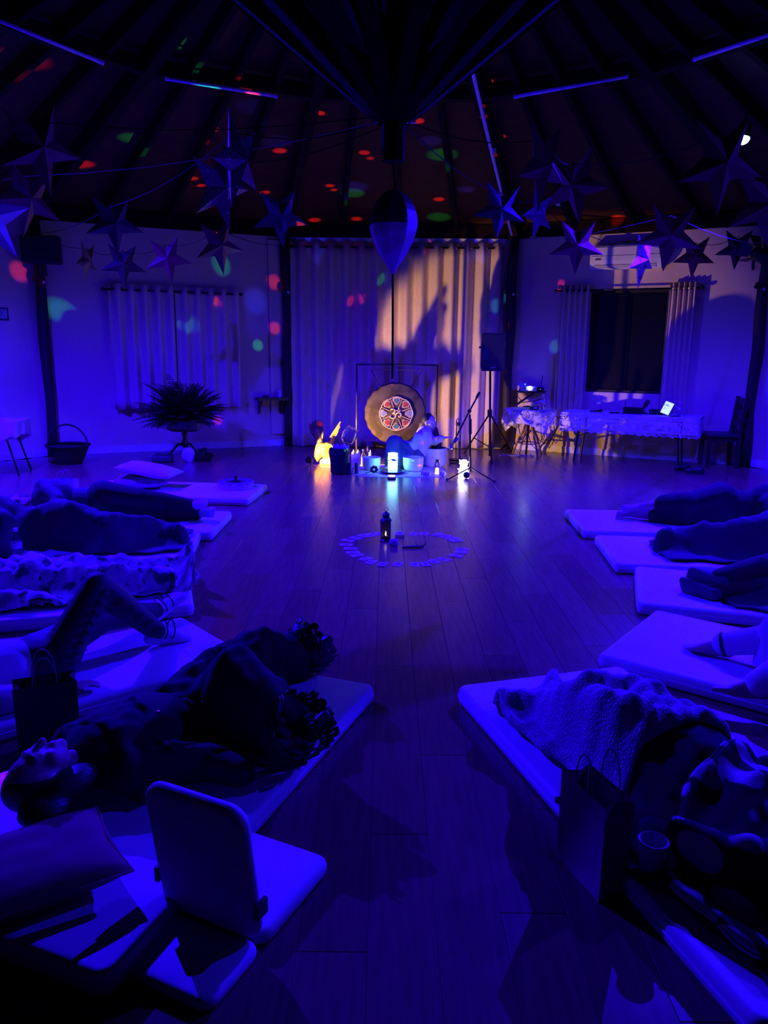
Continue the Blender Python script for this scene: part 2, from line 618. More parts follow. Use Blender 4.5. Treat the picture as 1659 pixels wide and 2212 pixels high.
# white conduit down the rafter right of the curtain
t = thing('conduit', 'long white conduit strip running down the rafter right of the balloon', 'conduit', rp(0, 1, 7.6, -.22))
def raft(x, y):
    n = Vector((VX(0).y - RC.y, -(VX(0).x - RC.x), 0)).normalized()
    p = hitplane(x, y, RC + n * .07, n)
    return p
pts = [raft(1105, 507), raft(1062, 330), raft(1018, 143), raft(990, 10)]
pts[0] += Vector((0, 0, 0))
MB().tube([p - t.location for p in pts], .017, 6).build('strip', M_TUBE, t)
for f in (pts[1], pts[2]):
    MB().box(f - t.location + Vector((0.02, 0, .02)), (.05, .03, .04)).build('clip', M_WHITE, t)
# ------------------------------------------------------------------ curtains
def curtain(wall, u0, u1, z0, z1, folds, amp, off, label, name='curtain', flare=0.0, seed=0):
    """pleated panel on a rod: x along wall, y into room"""
    rnd = random.Random(seed)
    t = thing(name, label, 'curtain')
    t.matrix_world = wall.mat((u0 + u1) / 2, 0, off)
    nx, nz = folds * 10, 14
    hw = (u1 - u0) / 2
    ph = [rnd.uniform(-.35, .35) for _ in range(folds + 2)]
    am = [rnd.uniform(.75, 1.2) for _ in range(folds + 2)]
    vs = []
    for j in range(nz + 1):
        f = j / nz
        z = z0 + (z1 - z0) * f
        for i in range(nx + 1):
            s = i / nx
            q = s * folds
            k = int(q)
            loose = 1 - f
            a = amp * (1 + .35 * loose * (am[k] - 1) * 2)
            y = a * math.sin(2 * pi * q + ph[k] * loose * math.sin(pi * (q - k)))
            y += loose * .012 * math.sin(5 * s + 3 * f + seed)
            x = -hw + 2 * hw * s * (1 + flare * loose) - hw * flare * loose * 0
            x += .006 * math.sin(4 * pi * q) * loose
            vs.append((x, y, z))
    fs = [(j * (nx + 1) + i, j * (nx + 1) + i + 1, (j + 1) * (nx + 1) + i + 1, (j + 1) * (nx + 1) + i) for j in range(nz) for i in range(nx)]
    cl = MB().add(vs, fs).build('cloth', M_CURT, t, smooth=True)
    md_ = cl.modifiers.new('thick', 'SOLIDIFY')
    md_.thickness = .003
    # hem band and eyelets
    MB().add([(v[0], v[1] * 1.06, v[2]) for v in vs[:nx + 1]] + [(v[0], v[1] * 1.06, v[2] + .05) for v in vs[:nx + 1]],
             [(i, i + 1, nx + 2 + i, nx + 1 + i) for i in range(nx)]).build('hem', M_CURT, t, smooth=True)
    M_EY = pm('eyelet_metal', (0.3, 0.28, 0.26), None, 20, 0.35, metal=.9)
    for k in range(folds * 2):
        s = (k + .0) / (folds * 2) + .0
        if 0.01 < s < .99:
            x = -hw + 2 * hw * s
            pts = [(x, .026 * math.cos(a), z1 - .075 + .026 * math.sin(a)) for a in [2 * pi * j / 10 for j in range(11)]]
            MB().tube(pts, .005, 5, caps=False).build('eyelet', M_EY, t)
    return t
def rod(wall, u0, u1, z, off, label):
    t = thing('curtain_rod', label, 'curtain rod')
    t.matrix_world = wall.mat((u0 + u1) / 2, z, off)
    h = (u1 - u0) / 2
    MB().tube([(-h, 0, 0), (h, 0, 0)], .014, 10).build('bar', M_BLKMETAL, t, smooth=True)
    for s in (-1, 1):
        MB().ell((s * (h + .02), 0, 0), (.03, .026, .026)).build('finial', M_BLKMETAL, t, smooth=True)
        MB().beam((s * (h - .08), -off + .004, 0), (s * (h - .08), 0, 0), .016, .03).build('bracket', M_BLKMETAL, t)
    return t
# back wall: one wide curtain between the two posts, white pelmet rail above it
bu0, bz1 = W0.px(626, 527)
bu1, _ = W0.px(1086, 527)
curtain(W0, bu0 + .02, bu1 - .02, .015, bz1 + .02, 14, .055, .13, 'floor-length white curtain covering the back wall behind the gong', seed=3)
rod(W0, bu0 + .05, bu1 - .05, bz1 - .055, .13, 'black rod carrying the floor-length curtain on the back wall')
pu0, pz = W0.px(641, 521)
pu1, _ = W0.px(1090, 521)
struct(MB().box(W0.P((pu0 + pu1) / 2, pz, .035), (pu1 - pu0, .07, .075), RZ(W0.ang)).box(W0.P((pu0 + pu1) / 2, pz + .04, .045), (pu1 - pu0 + .03, .09, .012), RZ(W0.ang))
       .build('trim_21', M_WHITE), 'white pelmet rail above the back curtain')
# left window
lu0, lz1 = WL.px(230, 617)
lum, _ = WL.px(373, 617)
lu1, lz0 = WL.px(520, 878)
curtain(WL, lu0, lum - .01, lz0, lz1 + .03, 5, .045, .1, 'left half of the closed curtain over the left window, behind the plant', seed=5)
curtain(WL, lum + .01, lu1, lz0 + .01, lz1 + .02, 5, .045, .1, 'right half of the closed curtain over the left window, with red light spots', seed=6)
ru0, rz = WL.px(224, 620)
ru1, _ = WL.px(514, 628)
rod(WL, ru0, ru1, lz1 - .055, .1, 'black rod over the left window')
# a sill board and the narrow pilaster next to the back left post
pl0, plz1 = WL.px(578, 590)
pl1, plz0 = WL.px(604, 745)
struct(MB().box(WL.P((pl0 + WL.L) / 2 - .02, 1.7, .02), (WL.L - pl0 - .05, .04, 3.0), RZ(WL.ang)).build('trim_22', M_WALL), 'narrow painted pilaster beside the log post')
# right window panels
cu0, cz1 = W1.px(1215, 622)
cu1, _ = W1.px(1275, 622)
cu2, _ = W1.px(1450, 620)
cu3, _ = W1.px(1508, 612)
_, cz0 = W1.px(1250, 900)
curtain(W1, cu0, cu1 + .02, cz0, cz1 + .03, 5, .04, .1, 'gathered white curtain left of the dark window, lit yellow', seed=8)
curtain(W1, cu2, cu3, cz0, cz1 + .03, 5, .04, .1, 'gathered white curtain right of the dark window, lit blue', seed=9)
rod(W1, cu0 - .05, cu3 + .05, cz1 - .05, .1, 'black rod over the dark window')

# ------------------------------------------------------------------ air conditioner over the dark window
au0, az1 = W1.px(1283, 535)
au1, az0 = W1.px(1432, 575)
t = thing('air_conditioner', 'white split air conditioner on the wall above the dark window', 'air conditioner')
az0 -= .03
t.matrix_world = W1.mat((au0 + au1) / 2, az0, 0)
aw, ah = au1 - au0, az1 - az0
prof = [(0, 0), (.13, 0), (.2, .05), (.21, .12), (.205, ah - .03), (.18, ah), (0, ah)]
vs = [(s * aw / 2, y, z) for s in (-1, 1) for (y, z) in prof]
n = len(prof)
MB().add(vs, [tuple(range(n)), tuple(range(n, 2 * n))[::-1]] + [(i, (i + 1) % n, n + (i + 1) % n, n + i) for i in range(n)]).build('housing', M_WHITE, t)
MB().box((0, .185, .035), (aw * .86, .012, .06), RX(-.8)).build('louvre', pm('grey_plastic', (0.5, 0.5, 0.52), None, 20, .5), t)
MB().box((0, .2095, ah * .55), (aw * .97, .006, .004)).build('panel_seam', M_BLACK, t)
MB().box((aw * .38, .2095, ah * .42), (.08, .004, .02)).build('display', M_BLACK, t)
# ------------------------------------------------------------------ exit sign on the left wall
eu, ez = WL2.px(4, 678)
t = thing('exit_sign', 'small framed sign with a running figure at the left edge of the photo', 'sign')
t.matrix_world = WL2.mat(eu - .02, ez, 0)
MB().box((0, .012, 0), (.2, .02, .17)).build('frame', M_BLACK, t)
MB().box((0, .0235, 0), (.155, .003, .125)).build('plate', pm('sign_face', (0.4, 0.38, 0.42), None, 20, .5), t)
mb = MB()
mb.ell((.012, .026, .042), (.011, .002, .011))
for a, b in (((0, .03), (-.012, -.005)), ((-.012, -.005), (-.045, -.045)), ((-.012, -.005), (.02, -.022)), ((.02, -.022), (.012, -.052)),
             ((.0, .024), (.035, .008)), ((0, .024), (-.032, .015))):
    mb.beam((a[0], .026, a[1]), (b[0], .026, b[1]), .003, .014, up=(0, 1, 0))
mb.build('figure', M_BLACK, t)
# ------------------------------------------------------------------ smoke detector / downlight on the eave
n1 = W1.n
p = hitplane(1212, 443, W1.P(1, 0, .75), n1)
t = thing('ceiling_downlight', 'round white downlight under the roof above the dark window', 'ceiling light', p)
MB().lathe([(.0, -.012), (.05, -.012), (.075, 0), (.085, .02), (.085, .03)], 20).build('rim', M_WHITE, t, smooth='auto')
MB().lathe([(.0, -.02), (.03, -.016), (.034, -.01)], 14).build('lens', M_BLACK, t)
MB().tube([(0, 0, .03), (0, 0, max(.06, roofz((Vector((p.x, p.y, 0)) - RC).length) - p.z - .02))], .02, 8).build('stem', M_BLACK, t)

# ------------------------------------------------------------------ paper balloon hanging from the king post
M_PB1 = pm('balloon_paper_dark', (0.03, 0.02, 0.04), (0.02, 0.014, 0.026), 6, .35)
M_PB2 = pm('balloon_paper_pale', (0.8, 0.66, 0.78), (0.5, 0.4, 0.5), 5, .5, .05, lo=.4, hi=.48)
bc = Vector((RC.x + .035, RC.y - .02, 0))
BY = bc.y
zt, zm, zb = atY(841, 410, BY).z, atY(841, 487, BY).z, atY(841, 592, BY).z
br = (atY(888, 487, BY).x - atY(792, 487, BY).x) / 2
t = thing('paper_balloon', 'hanging paper balloon with dark dome and pale pointed bottom', 'paper balloon', (bc.x, bc.y, zb))
H = zt - zb
hm = zm - zb
def gores(profile, mat, nm):
    for g in range(8):
        a0, a1 = 2 * pi * (g - .5) / 8 + .2, 2 * pi * (g + .5) / 8 + .2
        vs, fs = [], []
        for (r, z) in profile:
            vs += [(r * math.cos(a0), r * math.sin(a0), z), (r * math.cos(a1), r * math.sin(a1), z)]
        for i in range(len(profile) - 1):
            fs.append((2 * i, 2 * i + 1, 2 * i + 3, 2 * i + 2))
        MB().add(vs, fs).build(nm, mat, t)
br /= math.cos(pi / 8) * .98
top = [(br * math.cos(a), hm + (H - hm) * math.sin(a)) for a in [pi / 2 * j / 8 for j in range(8)]] + [(.008, H)]
bot = [(br * (1 - (1 - j / 8) ** 1.55), hm * j / 8) for j in range(9)]
bot[0] = (.008, 0)
bot[-1] = (br, hm)
gores(top, M_PB1, 'dome_gore')
gores(bot, M_PB2, 'bottom_gore')
zk = 2.62
MB().tube([(0, 0, H - .005), (.01, 0, H + .02), (0, 0, H + (zk - zb - H) * .5), (-.008, 0, zk - zb)], [.004, .012, .007, .005], 6).build('hanging_cord', M_CORD, t)
ze = atY(843, 818, BY).z
MB().tube([(0, 0, 0.002), (.004, 0, (ze - zb) * .5), (.006, 0, ze - zb)], .007, 6).build('tail_cord', M_CORD, t)

# ------------------------------------------------------------------ star lanterns
M_STAR = {
    'violet': pm('star_foil_violet', (0.24, 0.032, 0.04), (0.18, 0.024, 0.03), 5, .35, .03, metal=.1),
    'glitter': pm('star_foil_glitter', (0.5, 0.4, 0.45), (0.16, 0.06, 0.08), 55, .28, .1, metal=.35, tex='noise', lo=.6, hi=.68),
    'dark': pm('star_card_dark', (0.04, 0.02, 0.03), (0.025, 0.014, 0.02), 6, .6),
    'brown': pm('star_card_brown', (0.06, 0.04, 0.018), (0.03, 0.02, 0.01), 9, .7),
    'gold': pm('star_card_gold', (0.42, 0.3, 0.1), (0.2, 0.1, 0.06), 6, .25, metal=.3),
    'white': pm('star_paper_white', (0.8, 0.76, 0.66), (0.2, 0.17, 0.12), 14, .5, lo=.38, hi=.45),
    'pale': pm('star_paper_pale', (0.66, 0.6, 0.62), (0.5, 0.4, 0.45), 6, .4),
}
STARS = [  # centre px, radius px, tilt, yaw, material, label
    (84, 318, 98, -14, 25, 'violet', 'large folded star at upper left, highest of the left stars'),
    (58, 428, 84, 8, 30, 'violet', 'folded star hanging just below the large upper left star'),
    (-28, 470, 96, 35, 20, 'pale', 'pale folded star cut by the left frame edge, one bright tip'),
    (246, 482, 66, -6, 15, 'dark', 'dark folded star against the eave above the left window'),
    (187, 562, 46, 4, 62, 'gold', 'narrow gold-and-violet star seen almost edge-on, left of the window'),
    (266, 570, 50, 0, 0, 'brown', 'dark brown flat-faced star above the left end of the window rod'),
    (362, 558, 52, -8, -10, 'violet', 'glossy star with two gold points above the left window'),
    (473, 530, 62, -12, 28, 'violet', 'reddish star above the right end of the left window rod'),
    (513, 345, 102, 8, 62, 'glitter', 'tall glittering star turned sideways under the left rafters'),
    (474, 405, 94, -24, 45, 'glitter', 'glittering star just in front of the tall sideways star'),
    (606, 468, 64, -6, 12, 'dark', 'dark blue star over the back left post'),
    (1172, 356, 98, -4, 58, 'violet', 'tall violet star turned sideways, right of the white conduit'),
    (1243, 400, 82, -8, -28, 'violet', 'reddish violet star beside the tall sideways star on the right'),
    (1080, 452, 64, 4, 20, 'dark', 'dark star in front of the lower end of the white conduit'),
    (1163, 462, 58, 8, 55, 'dark', 'dark star hanging under the tall violet star on the right'),
    (1246, 530, 62, 0, 8, 'violet', 'dark violet star with one bright blue point, over the air conditioner end'),
    (1387, 560, 62, -4, 66, 'white', 'white crumpled star seen edge-on over the dark window'),
    (1446, 508, 76, 4, 14, 'violet', 'big reddish star above the right end of the dark window'),
    (1500, 552, 49, 0, 24, 'violet', 'small red star above the right curtain of the dark window'),
    (1592, 536, 46, 2, 0, 'dark', 'small dark star in front of the right wall near the black spotlight'),
    (1556, 352, 108, -6, 34, 'violet', 'large star beside the blue lamp at upper right'),
    (1655, 440, 98, -14, 30, 'violet', 'large star cut by the right frame edge'),
]
star_pos = []
for i, (sx, sy, sr, tilt, yaw, mk, lab) in enumerate(STARS):
    dist = FPX * 0.285 / sr
    c = CAMP + ray(sx, sy) * (dist / FPX)
    R = FPX and sr * dist / FPX
    rin, dep = R * .40, R * .24
    vs = []
    for j in range(10):
        a = pi / 2 + j * pi / 5
        r = R if j % 2 == 0 else rin
        # lowest point longest, as the stars hang point down
        a2 = a + pi
        vs.append((r * math.cos(a2), 0, r * math.sin(a2)))
    vs += [(0, -dep, 0), (0, dep, 0)]
    fs = [(j, (j + 1) % 10, 10) for j in range(10)] + [((j + 1) % 10, j, 11) for j in range(10)]
    t = thing('star_lantern', lab, 'star lantern', c, group='folded star lanterns hung on strings')
    az = math.atan2(-c.x, c.y)
    t.rotation_euler = (math.radians(6), math.radians(tilt), az + math.radians(yaw))
    body = MB().add(vs, fs).build('star_body', M_STAR[mk], t)
    # creased seam strips along the front ridges
    mb = MB()
    for j in range(0, 10, 2):
        p = Vector(vs[j]); q = Vector((0, -dep, 0))
        mb.tube([p * .97 + Vector((0, -.001, 0)), q + Vector((0, -.001, 0))], R * .006, 4)
    mb.build('ridge_crease', M_STAR['gold' if mk in ('brown',) or i == 6 else mk], t)
    MB().tube([(0, 0, rin * .95), (0, 0, rin + R * .18)], .003, 5).build('hanging_loop', M_CORD, t)
    star_pos.append(c + Vector((0, 0, rin + R * .12)))
# strings that carry the stars, tied to the hub and to the posts
def string(pts, lab, mat=None, r=.0035):
    b = Vector(pts[0])
    o = MB().tube([Vector(p) - b for p in pts], r, 5).build('star_string', mat or M_CORD)
    o.location = b
    tag(o, lab, 'string', 'strings carrying the star lanterns')
hubp = Vector((RC.x + .1, RC.y, 2.83)); hubl = Vector((RC.x - .05, RC.y, 2.83))
sp = star_pos
postL, postR, postBL, postBR = (VX(-2, RAD - .22, 3.05), VX(1, RAD - .22, 3.0), VX(-1, RAD - .22, 3.12), VX(0, RAD - .22, 3.12))
def sag(a, b, n=5, s=.06):
    return [a.lerp(b, i / n) - Vector((0, 0, s * math.sin(pi * i / n))) for i in range(n + 1)]
def chain(*ps):
    out = []
    for a, b in zip(ps, ps[1:]):
        out += sag(a, b)[(1 if out else 0):]
    return out
string(chain(hubl, sp[8], sp[3], postL), 'cord from the roof hub past the glittering stars to the left post')
string(chain(postL, sp[4], sp[5], sp[6], sp[7], postBL), 'cord of small stars along the left window wall')
string(chain(hubl + Vector((0, .02, -.03)), sp[9], sp[10], postBL), 'cord from the roof hub to the back left post')
string(chain(hubl + Vector((0, -.02, .02)), sp[0], sp[2]), 'cord from the roof hub to the large upper left star')
string(chain(hubl + Vector((0, -.03, -.01)), sp[1] + Vector((0, 0, .0)), VX(-3, RAD - .3, 2.9)), 'thin cord crossing behind the upper left star', M_PALECORD, .003)
string(chain(hubp, sp[11], sp[12], sp[20], sp[21]), 'cord from the roof hub to the star beside the blue lamp')
string(chain(hubp + Vector((0, .02, -.02)), sp[13], sp[14], sp[15], sp[16], sp[18], sp[19], postR), 'cord of stars sagging in front of the dark window wall')
string(chain(postBR + Vector((.2, -.3, .1)), sp[17], postR), 'pale string rising from the dark window wall to the right post', M_PALECORD, .003)

# ------------------------------------------------------------------ blue flood fixtures
M_LENS = em('blue_lamp_lens', (0.35, 0.7, 1.0), 30.0)
for i, (p, tg, w_, ang) in enumerate(BLUE_LAMPS):
    lab = ['blue flood lamp hung under the roof beyond the left frame edge', 'glowing blue flood lamp under the roof beside the large right star',
           'blue flood lamp hung under the roof beyond the right frame edge'][i]
    t = thing('flood_lamp', lab, 'lamp', p)
    d = (Vector(tg) - Vector(p)).normalized()
    q = d.to_track_quat('Z', 'Y').to_matrix()
    MB().lathe([(.02, -.17), (.055, -.16), (.06, -.06), (.066, -.05), (.068, -.008)], 16, rot=q).build('housing', M_BLACK, t, smooth='auto')
    MB().lathe([(.062, -.012), (.055, .012), (.035, .032), (0, .042)], 16, rot=q).build('lens', M_LENS, t, smooth=True)
    rz_ = roofz((Vector((p[0], p[1], 0)) - RC).length) - p[2]
    MB().tube([q @ Vector((0, 0, -.1)), Vector((-d.x * .1, -d.y * .1, rz_ - .03))], .012, 6).build('bracket', M_BLACK, t)
# ------------------------------------------------------------------ long folding table with lace cloth under the dark window
def lace_material(name, sc=26.0, dense=.5):
    m = bpy.data.materials.new(name)
    m.use_nodes = True
    nt = m.node_tree
    b = nt.nodes['Principled BSDF']
    b.inputs['Base Color'].default_value = (.8, .77, .74, 1)
    b.inputs['Roughness'].default_value = .9
    tc = nt.nodes.new('ShaderNodeTexCoord')
    v = nt.nodes.new('ShaderNodeTexVoronoi'); v.feature = 'DISTANCE_TO_EDGE'; v.inputs['Scale'].default_value = sc
    n = nt.nodes.new('ShaderNodeTexNoise'); n.inputs['Scale'].default_value = sc * .22
    g = nt.nodes.new('ShaderNodeMath'); g.operation = 'GREATER_THAN'; g.inputs[1].default_value = .1
    g2 = nt.nodes.new('ShaderNodeMath'); g2.operation = 'GREATER_THAN'; g2.inputs[1].default_value = dense
    mx = nt.nodes.new('ShaderNodeMath'); mx.operation = 'MULTIPLY'
    inv = nt.nodes.new('ShaderNodeMath'); inv.operation = 'SUBTRACT'; inv.inputs[0].default_value = 1
    nt.links.new(tc.outputs['Object'], v.inputs['Vector']); nt.links.new(tc.outputs['Object'], n.inputs['Vector'])
    nt.links.new(v.outputs['Distance'], g.inputs[0]); nt.links.new(n.outputs[0], g2.inputs[0])
    nt.links.new(g.outputs[0], mx.inputs[0]); nt.links.new(g2.outputs[0], mx.inputs[1])
    nt.links.new(mx.outputs[0], inv.inputs[1]); nt.links.new(inv.outputs[0], b.inputs['Alpha'])
    return m
M_LACE = lace_material('white_lace', 34, .5)
M_LACE2 = lace_material('fine_lace', 46, .46)
TA = G(1234, 993)                            # front left foot; the table stands parallel to the wall
TB = hitplane(1466, 1000, TA, W1.n)
TB.z = 0
TD = W1.d.copy()
TH = 0.70
tl = thing('folding_table', 'long folding table under the dark window, dark metal legs', 'table', (TA + TB) / 2, math.atan2(TD.y, TD.x))
# left end of the top at px 1205, right end at px 1500
TLen = (TB - TA).length
x0, x1, dep = -TLen / 2 - .18, TLen / 2 + .22, .62
M_TABLE = pm('table_top_grey', (.5, .48, .48), None, 10, .5)
MB().box(((x0 + x1) / 2, dep / 2 - .08, TH - .02), (x1 - x0, dep, .035)).build('table_top', M_TABLE, tl)
for sx, xx in ((-1, x0 + .28), (1, x1 - .28)):
    for yy in (-.02, dep - .2):
        MB().tube([(xx + sx * .06, yy, 0.0), (xx, yy, TH - .04)], .014, 8).build('leg', M_BLKMETAL, tl)
    MB().tube([(xx, -.02, .36), (xx, dep - .2, .36)], .011, 8).build('cross_bar', M_BLKMETAL, tl)
    MB().tube([(xx - sx * .02, .2, .38), (xx - sx * .35, .2, TH - .04)], .009, 8).build('brace', M_BLKMETAL, tl)
tc_ = thing('lace_tablecloth', 'white rose-patterned lace cloth with scalloped edge on the long table', 'tablecloth', tl.location, tl.rotation_euler.z)
CX0, CX1, CY0, CY1, CT, DROP = x0 - .005, x1 + .005, -.085, dep - .075, TH + .002, .29
MB().box(((CX0 + CX1) / 2, (CY0 + CY1) / 2, CT), (CX1 - CX0, CY1 - CY0, .004)).build('top_sheet', pm('white_cloth', (.78, .75, .72), None, 60, .85, .05), tc_)
# front and end drops with zigzag edge
def drop(pts, drop_h, nm, mat, tooth=.055, wav=.012, parent=None, z_top=None):
    """pts: polyline of the table edge; hangs down with scallops"""
    vs, fs = [], []
    L = 0
    P = []
    for a, b in zip(pts, pts[1:]):
        a, b = Vector(a), Vector(b)
        n = max(2, int((b - a).length / .0275))
        for i in range(n):
            P.append((a.lerp(b, i / n), (b - a).normalized()))
    P.append((Vector(pts[-1]), (Vector(pts[-1]) - Vector(pts[-2])).normalized()))
    acc = 0
    prev = None
    rows = 6
    for i, (p, d) in enumerate(P):
        if prev is not None:
            acc += (p - prev).length
        prev = p
        n = Vector((d.y, -d.x, 0))
        sc = abs((acc / tooth) % 2 - 1)
        for j in range(rows + 1):
            f = j / rows
            dz = drop_h * f - (tooth * .55 * (1 - sc)) * (f ** 6)
            off = n * (wav * math.sin(acc * 17) * f + wav * .6 * math.sin(acc * 41 + 1) * f + .006)
            vs.append(p + off - Vector((0, 0, dz)))
    m = rows + 1
    for i in range(len(P) - 1):
        for j in range(rows):
            fs.append((i * m + j, (i + 1) * m + j, (i + 1) * m + j + 1, i * m + j + 1))
    return MB().add(vs, fs).build(nm, mat, parent, smooth=True)
drop([(CX0, CY1, CT), (CX0, CY0, CT), (CX1, CY0, CT), (CX1, CY1, CT)], DROP, 'lace_drop', M_LACE, parent=tc_)
# woven motifs on the front drop: bands and roses with leaves
for zb_, hh in ((.045, .014), (.12, .006), (.215, .03)):
    MB().box(((CX0 + CX1) / 2, CY0 - .024, CT - zb_), (CX1 - CX0 - .02, .002, hh)).build('woven_band', MATS['white_cloth'], tc_)
for gx in (.24, .5, .78):
    for q in (-1, 0, 1):
        xx = CX0 + (CX1 - CX0) * gx + q * .11
        mb = MB()
        if q == 0 or gx == .5:
            mb.ell((xx, CY0 - .024, CT - .165), (.042, .003, .034))
            for a in range(6):
                mb.ell((xx + .036 * math.cos(a), CY0 - .024, CT - .165 + .03 * math.sin(a)), (.016, .003, .014), n=8, m=5)
        else:
            for a in (-.6, .2, 1.0, 1.9):
                aa = a if q > 0 else pi - a
                mb.ell((xx + .045 * math.cos(aa), CY0 - .024, CT - .165 + .035 * math.sin(aa)), (.034, .003, .012), RY(-aa), n=8, m=5)
        mb.build('rose_motif', MATS['white_cloth'], tc_)
# things on the long table (positions on the table top)
def TT(x, y):
    """a spot on the table top: y 890 is the front edge, 880 the back"""
    ac = Vector((-TD.y, TD.x, 0))
    p = hitplane(x, 886, (TA + TB) / 2 + ac * (.02 + (890 - y) * .038), ac)
    return Vector((p.x, p.y, TH + .006))
p = TT(1368, 886)
t = thing('audio_mixer', 'black mixer box with upright antennas on the long table', 'mixer', p, tl.rotation_euler.z)
MB().box((0, 0, .045), (.26, .16, .09)).build('case', M_BLACK, t)
MB().box((0, -.082, .045), (.22, .004, .05)).build('face_plate', M_BLKMETAL, t)
for s in (-1, 1):
    MB().tube([(s * .12, .06, .08), (s * .135, .06, .17)], .005, 6).build('antenna', M_BLACK, t)
for q in range(4):
    MB().lathe([(.011, 0), (.009, .012), (0, .012)], 8, (-.075 + q * .05, -.084, .045), RX(pi / 2)).build('knob', M_BLKMETAL, t)
p = TT(1392, 884)
t = thing('desk_microphone', 'black microphone on a short stand behind the mixer', 'microphone', p, 0)
MB().lathe([(.05, 0), (.05, .012), (.012, .02), (.008, .03)], 16).build('base', M_BLACK, t, smooth='auto')
MB().tube([(0, 0, .02), (.01, 0, .12)], .006, 6).build('stem', M_BLACK, t)
MB().cap((.0, 0, .1), (.035, -.01, .17), .022, .032).build('head', M_BLACK, t, smooth=True)
p = TT(1418, 884)
t = thing('laptop_bag', 'low black case lying right of the mixer on the long table', 'case', p, tl.rotation_euler.z)
MB().pad(.19, .14, .07, .02, .012).build('case_body', M_BLACK, t, smooth='auto')
MB().tube([(-.03, -.07, .05), (-.025, -.085, .06), (.025, -.085, .06), (.03, -.07, .05)], .005, 6).build('handle', M_BLACK, t)
p = TT(1288, 887)
t = thing('hand_microphone', 'black hand microphone lying at the left end of the long table', 'microphone', p, .25)
MB().tube([(-.1, 0, .016), (.06, 0, .018)], [.01, .014], 10).build('handle', M_BLACK, t, smooth=True)
MB().ell((.075, 0, .024), (.03, .024, .024)).build('grille', M_BLKMETAL, t, smooth=True)
p = TT(1328, 888)
t = thing('remote_control', 'thin black remote lying in front of the mixer', 'remote', p, .1)
MB().pad(.15, .04, .018, .012, .006).build('shell', M_BLACK, t)
MB().box((0, 0, .0185), (.1, .022, .002)).build('keypad', M_BLKMETAL, t)
p = TT(1440, 887)
t = thing('tablet', 'lit white tablet leaning on its stand on the long table', 'tablet', p, tl.rotation_euler.z - .1)
rt = RX(-.35) @ RY(.32)
MB().box((0, .03, .1), (.135, .01, .19), rt).build('frame', M_BLACK, t)
M_SCREEN = em('tablet_screen', (.55, .8, 1.0), 1.1)
MB().box(rt @ Vector((0, -.0058, 0)) + Vector((0, .03, .1)), (.122, .003, .175), rt).build('screen', M_SCREEN, t)
mb = MB()
for (xx, zz, ww) in ((-.02, .045, .05), (-.02, .03, .07), (-.025, -.01, .03)):
    mb.box(rt @ Vector((xx, -.0078, zz)) + Vector((0, .03, .1)), (ww, .001, .006), rt)
mb.build('screen_text', pm('screen_ink', (.1, .12, .2), None, 9, .6), t)
MB().tube([(0, .04, .12), (0, .1, .004)], .006, 6).build('prop', M_BLKMETAL, t)
M_CLEAR = glass('clear_plastic', (.92, .94, 1.0), .05)
def bottle(p, h, lab, r=.033, water=True, name='water_bottle'):
    t = thing(name, lab, 'bottle', p)
    MB().lathe([(.0, .003), (r * .9, .0), (r, .012), (r, h * .3), (r * .93, h * .36), (r, h * .42), (r, h * .62), (r * .75, h * .76), (r * .38, h * .86), (r * .38, h * .92)], 18).build('bottle_body', M_CLEAR, t, smooth=True)
    MB().lathe([(r * .45, h * .91), (r * .45, h), (0, h)], 14).build('cap', M_WHITE, t, smooth='auto')
    MB().lathe([(r * 1.01, h * .43), (r * 1.01, h * .6)], 18).build('label_band', pm('bottle_label', (.7, .7, .75), (.5, .5, .6), 20, .5), t, smooth=True)
    return t
bottle(TT(1468, 886), .2, 'small clear bottle beside the tablet on the long table', .024)
t = thing('drinking_glass', 'clear drinking glass at the right end of the long table', 'glass', TT(1480, 886))
MB().lathe([(.0, .002), (.03, .0), (.036, .1), (.033, .1), (.027, .006), (0, .006)], 18).build('glass_wall', M_CLEAR, t, smooth='auto')
MB().lathe([(0, .007), (.028, .007), (.03, .05), (0, .05)], 16).build('water', glass('water', (.9, .95, 1), .0, 1.33), t)
t = thing('phone', 'dark phone lying right of the tablet on the long table', 'phone', TT(1458, 890), .2)
MB().pad(.15, .075, .009, .01, .003).build('shell', M_BLACK, t)
MB().box((0, 0, .0095), (.135, .066, .001)).build('glass_face', M_BLKMETAL, t)

# ------------------------------------------------------------------ round side table with bent wooden legs and lace cloth
bc_ = (G(1128, 978) + G(1158, 984)) / 2
rt_c = G(1140, 982)
RTH = .70
t = thing('round_side_table', 'round side table on bent bamboo legs, left of the long table', 'table', rt_c)
M_BAMBOO = pm('bent_bamboo', (.34, .2, .1), (.22, .12, .06), 8, .4, .05, stretch=(3, 3, 1))
MB().lathe([(.0, RTH - .025), (.35, RTH - .025), (.36, RTH - .01), (.35, RTH), (0, RTH)], 28).build('table_top', M_DKWOOD, t, smooth='auto')
for a in (.35, 1.5, 2.7, 3.9, 5.2):
    d = Vector((math.cos(a), math.sin(a), 0))
    pts = [d * .24 + Vector((0, 0, .0)), d * .17 + Vector((0, 0, .2)), d * .08 + Vector((0, 0, .38)), d * .045 + Vector((0, 0, .5)), d * .07 + Vector((0, 0, .6)), d * .2 + Vector((0, 0, RTH - .03))]
    MB().tube(pts, .017, 8).build('leg', M_BAMBOO, t, smooth=True)
MB().tube([(.155 * math.cos(a), .155 * math.sin(a), .18) for a in [2 * pi * i / 24 for i in range(25)]], .009, 6, caps=False).build('foot_ring', M_BAMBOO, t, smooth=True)
t2 = thing('lace_cloth', 'fine lace cloth draped over the round side table', 'tablecloth', rt_c)
